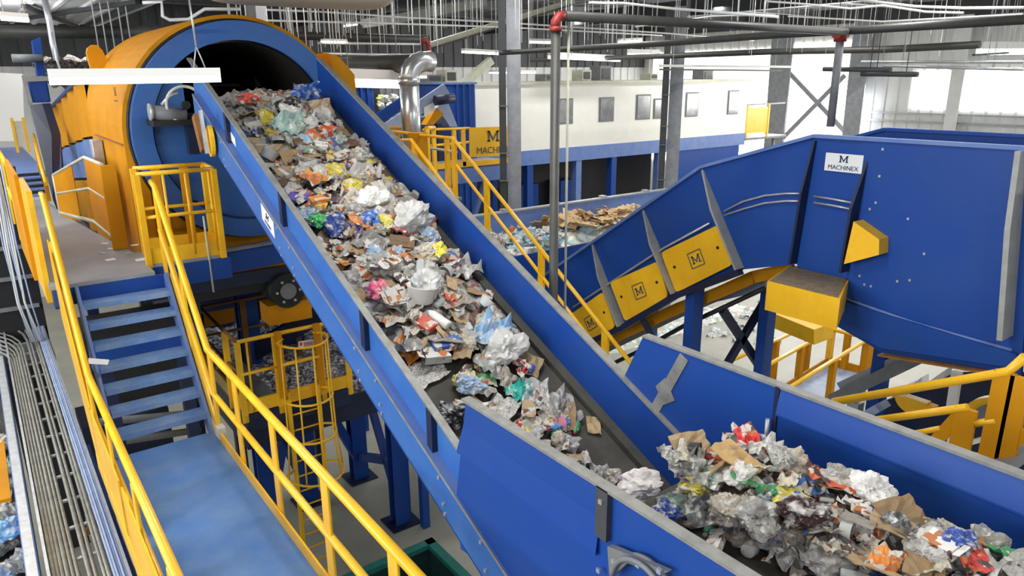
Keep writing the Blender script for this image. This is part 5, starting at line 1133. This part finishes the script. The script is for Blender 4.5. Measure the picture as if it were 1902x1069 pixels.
def lamp(px, Y, th, label, group=None, chains=True, hh=None):
    a, b = at(px[0], px[1], Y=Y), at(px[2], px[3], Y=Y)
    t = thing('strip_lamp', tuple((a + b) / 2), label, 'ceiling lamp', group); d = (b - a)
    B().bar(a, b, .16, th * .55, up=(0, 0, 1)).build('housing', 'white', t); B().bar(a - Vector((0, 0, th * .5)), b - Vector((0, 0, th * .5)), .14, th * .5).build('diffuser', 'led', t)
    if chains:
        for s in (.12, .88): p = lerp(a, b, s); B().tube([p, p + Vector((0, 0, 2.9 - p.z))], .008, 6).build('hanger_chain', 'galv', t)
    return t
t = lamp((90, 136, 405, 133), 7.6, .13, 'long white hanging strip lamp in front of the drum at left', chains=False)
p0, pv = at(372, 126, Y=7.6), at(364, 85, Y=7.6)
for q in (at(381, 126, Y=7.6), p0 - Vector((.06, 0, 0))): B().tube([q, pv], .006, 6).build('hanger_chain', 'galv', t)
B().tube([pv, at(350, -10, Y=7.6)], .009, 6).build('hanger_chain', 'galv', t); B().tube([at(112, 130, Y=7.6), at(105, 110, Y=7.6), at(96, 60, Y=7.6)], .01, 6).build('hanger_chain', 'galv', t)
for px, Y, th, lb in (((632, 136, 752, 140), 13.5, .34, 'large bright lamp right of the drum hood'), ((738, 138, 790, 138), 16, .12, 'bright lamp just left of the silver duct'), ((598, 74, 642, 75), 14, .07, 'small lamp under the roof right of the drum ring'),
    ((860, 92, 930, 96), 15, .10, 'bright lamp left of the tall grey column'), ((985, 74, 1022, 75), 17, .12, 'small lamp between the grey column and riser'), ((912, 132, 992, 132), 13.6, .07, 'thin lamp passing the tall grey column'),
    ((0, 26, 52, 30), 12, .10, 'bright lamp in the upper left corner'), ((1020, 100, 1150, 106), 19, .2, 'wide bright lamp right of the dark riser'), ((1168, 95, 1222, 96), 19, .25, 'bright lamp just left of the round column'), ((640, 45, 662, 42), 20, .1, 'faint distant lamp under the roof centre'), ((1150, 74, 1190, 72), 20, .15, 'small distant lamp above the long dark pipe'), ((1820, 84, 1925, 84), 9, .34, 'large lamp box in the upper right corner')):
    t_last = lamp(px, Y, th, lb)
B().bar(at(1808, 102, Y=8.8), at(1872, 98, Y=8.8), .06, .05).build('lamp_bar', 'pipe', t_last); B().tube([at(1840, 100, Y=8.8), at(1840, 85, Y=9)], .01, 6).build('bar_hanger', 'galv', t_last)
fd = B(); c = at(560, -12, Y=9.7)
fd.grid(lambda u, v: (c.x - 1.25 + 2.5 * u, 9.7 + .5 * sqrt(max(0, 1 - (2 * u - 1) ** 8)) * cos(2 * pi * v), c.z + .17 * sqrt(max(0, 1 - (2 * u - 1) ** 8)) * sin(2 * pi * v)), 28, 20)
tag(fd.build('fabric_duct', 'beige'), 'beige rounded fabric duct end at the top edge above the drum', 'duct')
rc = thing('roof_column_stub', (3.6, 12.5, 1), 'grey roof strut rising behind the drum ring crown', 'strut')
a, b = at(478, 42, Y=12.5), at(468, -5, Y=12.5); B().box(a.x - .02, a.x + .14, 12.45, 12.6, a.z - 1.0, 2.9).build('flange', 'column', rc); B().box(a.x - .14, a.x - .02, 12.47, 12.58, a.z - 1.0, 2.9).build('web', 'darkcol', rc)
ht_ = B().bar(at(700, 40, Y=24), at(870, 8, Y=24), 2.4, .3).build('light_roof_panel', 'gusset'); tag(ht_, 'pale grey roof light panel behind the thin hangers', 'roof panel')
hm = B().tube([(0, 0, 0), (0, 0, 1)], .007, 5).mesh('hanger_rod', 'wire')
for k in range(210):
    px = rnd.uniform(430, 1500) if k < 170 else rnd.uniform(1500, 1900); Y = rnd.uniform(11, 19) if px < 1300 else rnd.uniform(7.5, 12)
    py = rnd.uniform(45, 105); p = at(px, py, Y=Y)
    if p.z > 2.4: continue
    o = bpy.data.objects.new('hanger_rod', hm); COL.objects.link(o); o.location = p; o.scale = (Y / 12, Y / 12, 2.95 - p.z)
    tag(o, 'thin galvanised hanger rod hanging from the dark roof', 'hanger rod', 'hanger rods under the roof')
for k, px in enumerate((185, 200, 215, 232, 246)):
    p = at(px, 100, Y=17); o = bpy.data.objects.new('hanger_rod', hm); COL.objects.link(o); o.location = p; o.scale = (1.8, 1.8, 2.95 - p.z); tag(o, 'thin galvanised hanger rod hanging behind the drum hood', 'hanger rod', 'hanger rods behind the hood')
# ------------------------------------------------------------------ rubbish on the belts
def hgt(x, y):
    u = (x - 3.05) / .74; full = max(0, min(1, (y - 4.1) / 1.5)) * max(.3, min(1, (9.5 - y) / .8)); return (.06 + .26 * full) * max(0.12, 1 - u * u)
TI = math.atan(SL)
ZA = [(9.2, 'at the drum mouth'), (8.3, 'just below the drum mouth'), (7.4, 'high on the incline'), (6.5, 'above mid incline'), (5.7, 'at mid incline'), (4.9, 'below mid incline'), (4.1, 'low on the incline'), (-9, 'at the incline foot')]
ZX = [(2.55, 'by left wall'), (2.88, 'left of centre'), (3.18, 'in the centre'), (3.46, 'right of centre'), (9, 'by right wall')]
def fn(s):
    while True:
        y = 3.2 + 6.05 * rnd.random() ** .85; x = rnd.uniform(2.42, 3.66)
        if y > 5.3: break
        if rnd.random() < (.75 if x > 2.55 + (5.0 - y) * .32 and x < 3.6 - (5 - y) * .1 else .10) + max(0, y - 5.0): break
    z = T(y) - .5 + hgt(x, y) * rnd.uniform(.75, 1.05) + s * .08
    wh = next(t for a, t in ZA if y >= a) + ' ' + next(t for a, t in ZX if x < a)
    return (x, y, z), TI, wh
WT = [('crumpled_bag', 5), ('plastic_film', 5), ('crumpled_paper', 5), ('newspaper_sheet', 3.5), ('cardboard_piece', 6), ('food_carton', 3.5), ('drink_can', 1), ('plastic_bottle', 2.2), ('tub', .9)]
scatter(520, fn, WT, 'rubbish on the inclined belt', .76)
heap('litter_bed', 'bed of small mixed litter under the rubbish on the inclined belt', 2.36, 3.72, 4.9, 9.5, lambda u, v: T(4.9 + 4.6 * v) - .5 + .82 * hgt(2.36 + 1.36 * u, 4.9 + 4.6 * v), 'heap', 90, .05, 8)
# pieces one can single out
def special(kind, cname, col, px, size, label, rot=(0, 0, 0), lift=.34, e=None):
    d = ray(*px)                                                # meet the plane lying LIFT above the belt
    n = Vector((0, -SL, 1)); k = (-2.3 - SL * 3.72 - .5 + lift) / d.dot(n); p = d * k
    e = (Matrix.Rotation(TI, 3, 'X') @ Matrix.Rotation(rot[2], 3, 'Z') @ Matrix.Rotation(rot[0], 3, 'X') @ Matrix.Rotation(rot[1], 3, 'Y')).to_euler()
    put_item(kind, cname, col, p, e, size, '', 'rubbish on the inclined belt', label)
SP = [('tub', 'white', (.80, .78, .72), (783, 545), .17, 'large white round tub lying open at mid belt', (0, -1.2, 1.2), .30),
 ('crumpled_bag', 'clear grey', (.52, .52, .50), (765, 405), .27, 'big grey plastic bag standing against the right wall', (1.2, 0, .4), .36),
 ('crumpled_bag', 'yellow', (.70, .58, .03), (680, 300), .10, 'small yellow bag near the right wall high up', (0, 0, 0), .24),
 ('crumpled_bag', 'yellow', (.74, .62, .03), (815, 462), .12, 'bright yellow bag near the right wall, lower one', (0, 0, 1), .34),
 ('crumpled_paper', 'orange', (.78, .25, .03), (770, 640), .20, 'orange red snack wrapper near the bare belt', (0, 0, .3), .10),
 ('crumpled_bag', 'green', (.04, .40, .10), (590, 408), .12, 'green plastic bag beside the left wall', (0, 0, .5), .30),
 ('crumpled_bag', 'clear grey', (.48, .49, .48), (795, 525), .22, 'large milky plastic bag above the white tub', (.4, 0, .9), .34),
 ('plastic_film', 'pale blue', (.28, .46, .66), (915, 610), .20, 'pale blue film sheet by the right wall lower down', (0, 0, .6), .24),
 ('crumpled_bag', 'clear grey', (.55, .54, .52), (935, 650), .26, 'large whitish bag below the pale blue film', (0, 0, .3), .14),
 ('crumpled_paper', 'red', (.60, .03, .03), (970, 685), .09, 'bright red packet near the right wall foot', (.8, 0, .8), .16),
 ('plastic_film', 'teal', (.03, .42, .36), (966, 722), .13, 'teal film scrap low on the belt', (0, 0, .2), .10),
 ('crumpled_bag', 'yellow', (.50, .46, .12), (868, 708), .15, 'dull yellow bag left of the teal scrap', (0, 0, 1.5), .08),
 ('newspaper_sheet', 'grey', (.62, .60, .56), (790, 690), .17, 'grey newspaper lying on the bare belt beside left wall', (0, 0, .3), .05),
 ('food_carton', 'white', (.70, .69, .66), (848, 768), .08, 'small white carton at the left wall foot', (0, 0, .8), .06),
 ('crumpled_paper', 'red', (.62, .05, .04), (460, 182), .12, 'red packet left of centre at the drum mouth', (0, 0, .2), .38),
 ('plastic_film', 'dark blue', (.03, .10, .38), (572, 175), .20, 'blue printed film standing at the drum mouth right', (.9, 0, .2), .36),
 ('cardboard_piece', 'tan', (.50, .38, .24), (598, 200), .17, 'tan cardboard flap against the right wall near drum mouth', (.9, 0, .3), .30),
 ('plastic_film', 'teal', (.28, .42, .38), (545, 225), .24, 'wide greenish clear film below the drum mouth', (0, 0, .5), .38),
 ('food_carton', 'red', (.55, .10, .05), (595, 248), .13, 'red and white carton right of the greenish film', (0, 0, .5), .36),
 ('crumpled_paper', 'purple', (.12, .08, .36), (558, 362), .13, 'purple blue packet beside the left wall', (0, 0, .6), .26),
 ('food_carton', 'orange', (.75, .22, .03), (590, 372), .08, 'orange carton beside the purple packet', (0, 0, .1), .30),
 ('crumpled_bag', 'white', (.76, .76, .74), (690, 370), .20, 'white plastic bag right of centre at mid height', (0, 0, .2), .36),
 ('crumpled_bag', 'dark blue', (.03, .14, .50), (690, 405), .13, 'deep blue bag below the white one', (0, 0, .8), .34),
 ('tub', 'white', (.72, .70, .64), (500, 286), .12, 'white tub beside the left wall high up', (0, -.9, .5), .26),
 ('crumpled_paper', 'orange', (.68, .30, .05), (592, 325), .18, 'orange cereal wrapper in the upper middle', (0, 0, .3), .36),
 ('crumpled_bag', 'pink', (.66, .10, .20), (700, 540), .13, 'pink bag beside the left wall at mid belt', (0, 0, 1), .26),
 ('food_carton', 'white', (.80, .78, .73), (722, 488), .08, 'white cube carton left of centre', (.3, .2, .4), .36),
 ('food_carton', 'white', (.62, .63, .64), (470, 235), .09, 'plain white carton by the left wall below drum mouth', (0, 0, .4), .24),
 ('plastic_bottle', 'white', (.74, .73, .70), (812, 590), .13, 'white bottle with red cap right of the tub', (0, 0, 1.9), .22),
 ('tub', 'white', (.70, .72, .74), (902, 562), .09, 'white tub leaning on the right wall', (0, -.7, .2), .22),
 ('crumpled_paper', 'red', (.72, .10, .14), (910, 580), .08, 'pink red wrapper under the leaning tub', (0, 0, .4), .18)]
for s in SP: special(*s)
ZB2 = [(1.9, 'at the head pulley'), (1.3, 'mid pile'), (.7, 'further right'), (-9, 'at the right end')]
ZX2 = [(2.75, 'near side'), (3.1, 'in the centre'), (9, 'far side')]
def fn2(s):
    y = rnd.uniform(.35, 2.52); 
    x = rnd.uniform(2.66, 3.62) if y > 1.9 else rnd.uniform(2.84, 3.6)
    u = (x - 3.2) / .58; h = .36 * max(.08, 1 - u * u) * max(.35, min(1, (2.75 - y) / .35))
    wh = 'on the foreground belt, ' + next(t for a, t in ZB2 if y >= a) + ', ' + next(t for a, t in ZX2 if x < a)
    return (x, y, ZB + h * rnd.uniform(.7, 1.05) + s * .15), 0, wh
scatter(170, fn2, WT, 'rubbish on the foreground belt', .62)
def fn3(s):
    y = rnd.uniform(.3, 2.3); x = 3.02 + rnd.uniform(-.16, .14); h = .02 + max(0, x - 2.86) * .75
    return (x, y, ZB + h + s * .25), 0, 'on the foreground belt, ' + next(t for a, t in ZB2 if y >= a) + ', near edge'
scatter(75, fn3, WT, 'rubbish on the foreground belt', .6)
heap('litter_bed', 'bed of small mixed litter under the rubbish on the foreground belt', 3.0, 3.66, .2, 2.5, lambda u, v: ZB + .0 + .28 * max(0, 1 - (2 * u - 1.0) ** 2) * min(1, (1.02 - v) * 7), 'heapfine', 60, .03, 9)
for kind, cn, c, pos, s, lb in (('crumpled_paper', 'red', (.62, .04, .04), (3.42, 2.30, -2.06), .11, 'red crumpled paper at the head of the foreground pile'), ('cardboard_piece', 'tan', (.52, .34, .14), (3.12, 2.14, -2.03), .14, 'tan cardboard flap at the head of the foreground pile'),
    ('crumpled_bag', 'white', (.72, .68, .66), (2.72, 2.52, -2.24), .16, 'whitish bag curling over the head pulley on the foreground belt'), ('crumpled_paper', 'red', (.60, .10, .03), (3.34, 1.72, -2.04), .13, 'red orange wrapper on top of the foreground pile'),
    ('crumpled_bag', 'black', (.045, .02, .02), (2.95, 1.62, -2.04), .15, 'dark brown bag in the foreground pile'), ('crumpled_bag', 'white', (.74, .72, .70), (3.42, 1.55, -2.04), .15, 'white bag beside the red orange wrapper on foreground pile'),
    ('plastic_bottle', 'red', (.70, .03, .03), (3.42, .92, -2.16), .10, 'bright red bottle at the right end of the foreground pile'), ('crumpled_paper', 'orange', (.72, .26, .05), (2.94, 1.22, -2.06), .09, 'orange packet in the foreground pile, right part'),
    ('plastic_film', 'teal', (.03, .40, .30), (2.56, 1.98, -2.30), .06, 'small teal scrap on the near side of foreground pile'), ('tub', 'white', (.60, .68, .62), (3.48, 2.36, -2.12), .09, 'pale green tub by the silver rod')):
    put_item(kind, cn, c, pos, (rnd.gauss(0, .3), rnd.gauss(0, .3), rnd.uniform(0, 6)), s, '', 'rubbish on the foreground belt', lb)
finish_labels()
# everything above was measured from the eye; stand the hall floor at height zero
for o in list(sc.objects):
    if o.parent is None and o.type not in ('CAMERA', 'LIGHT'): o.location.z += H
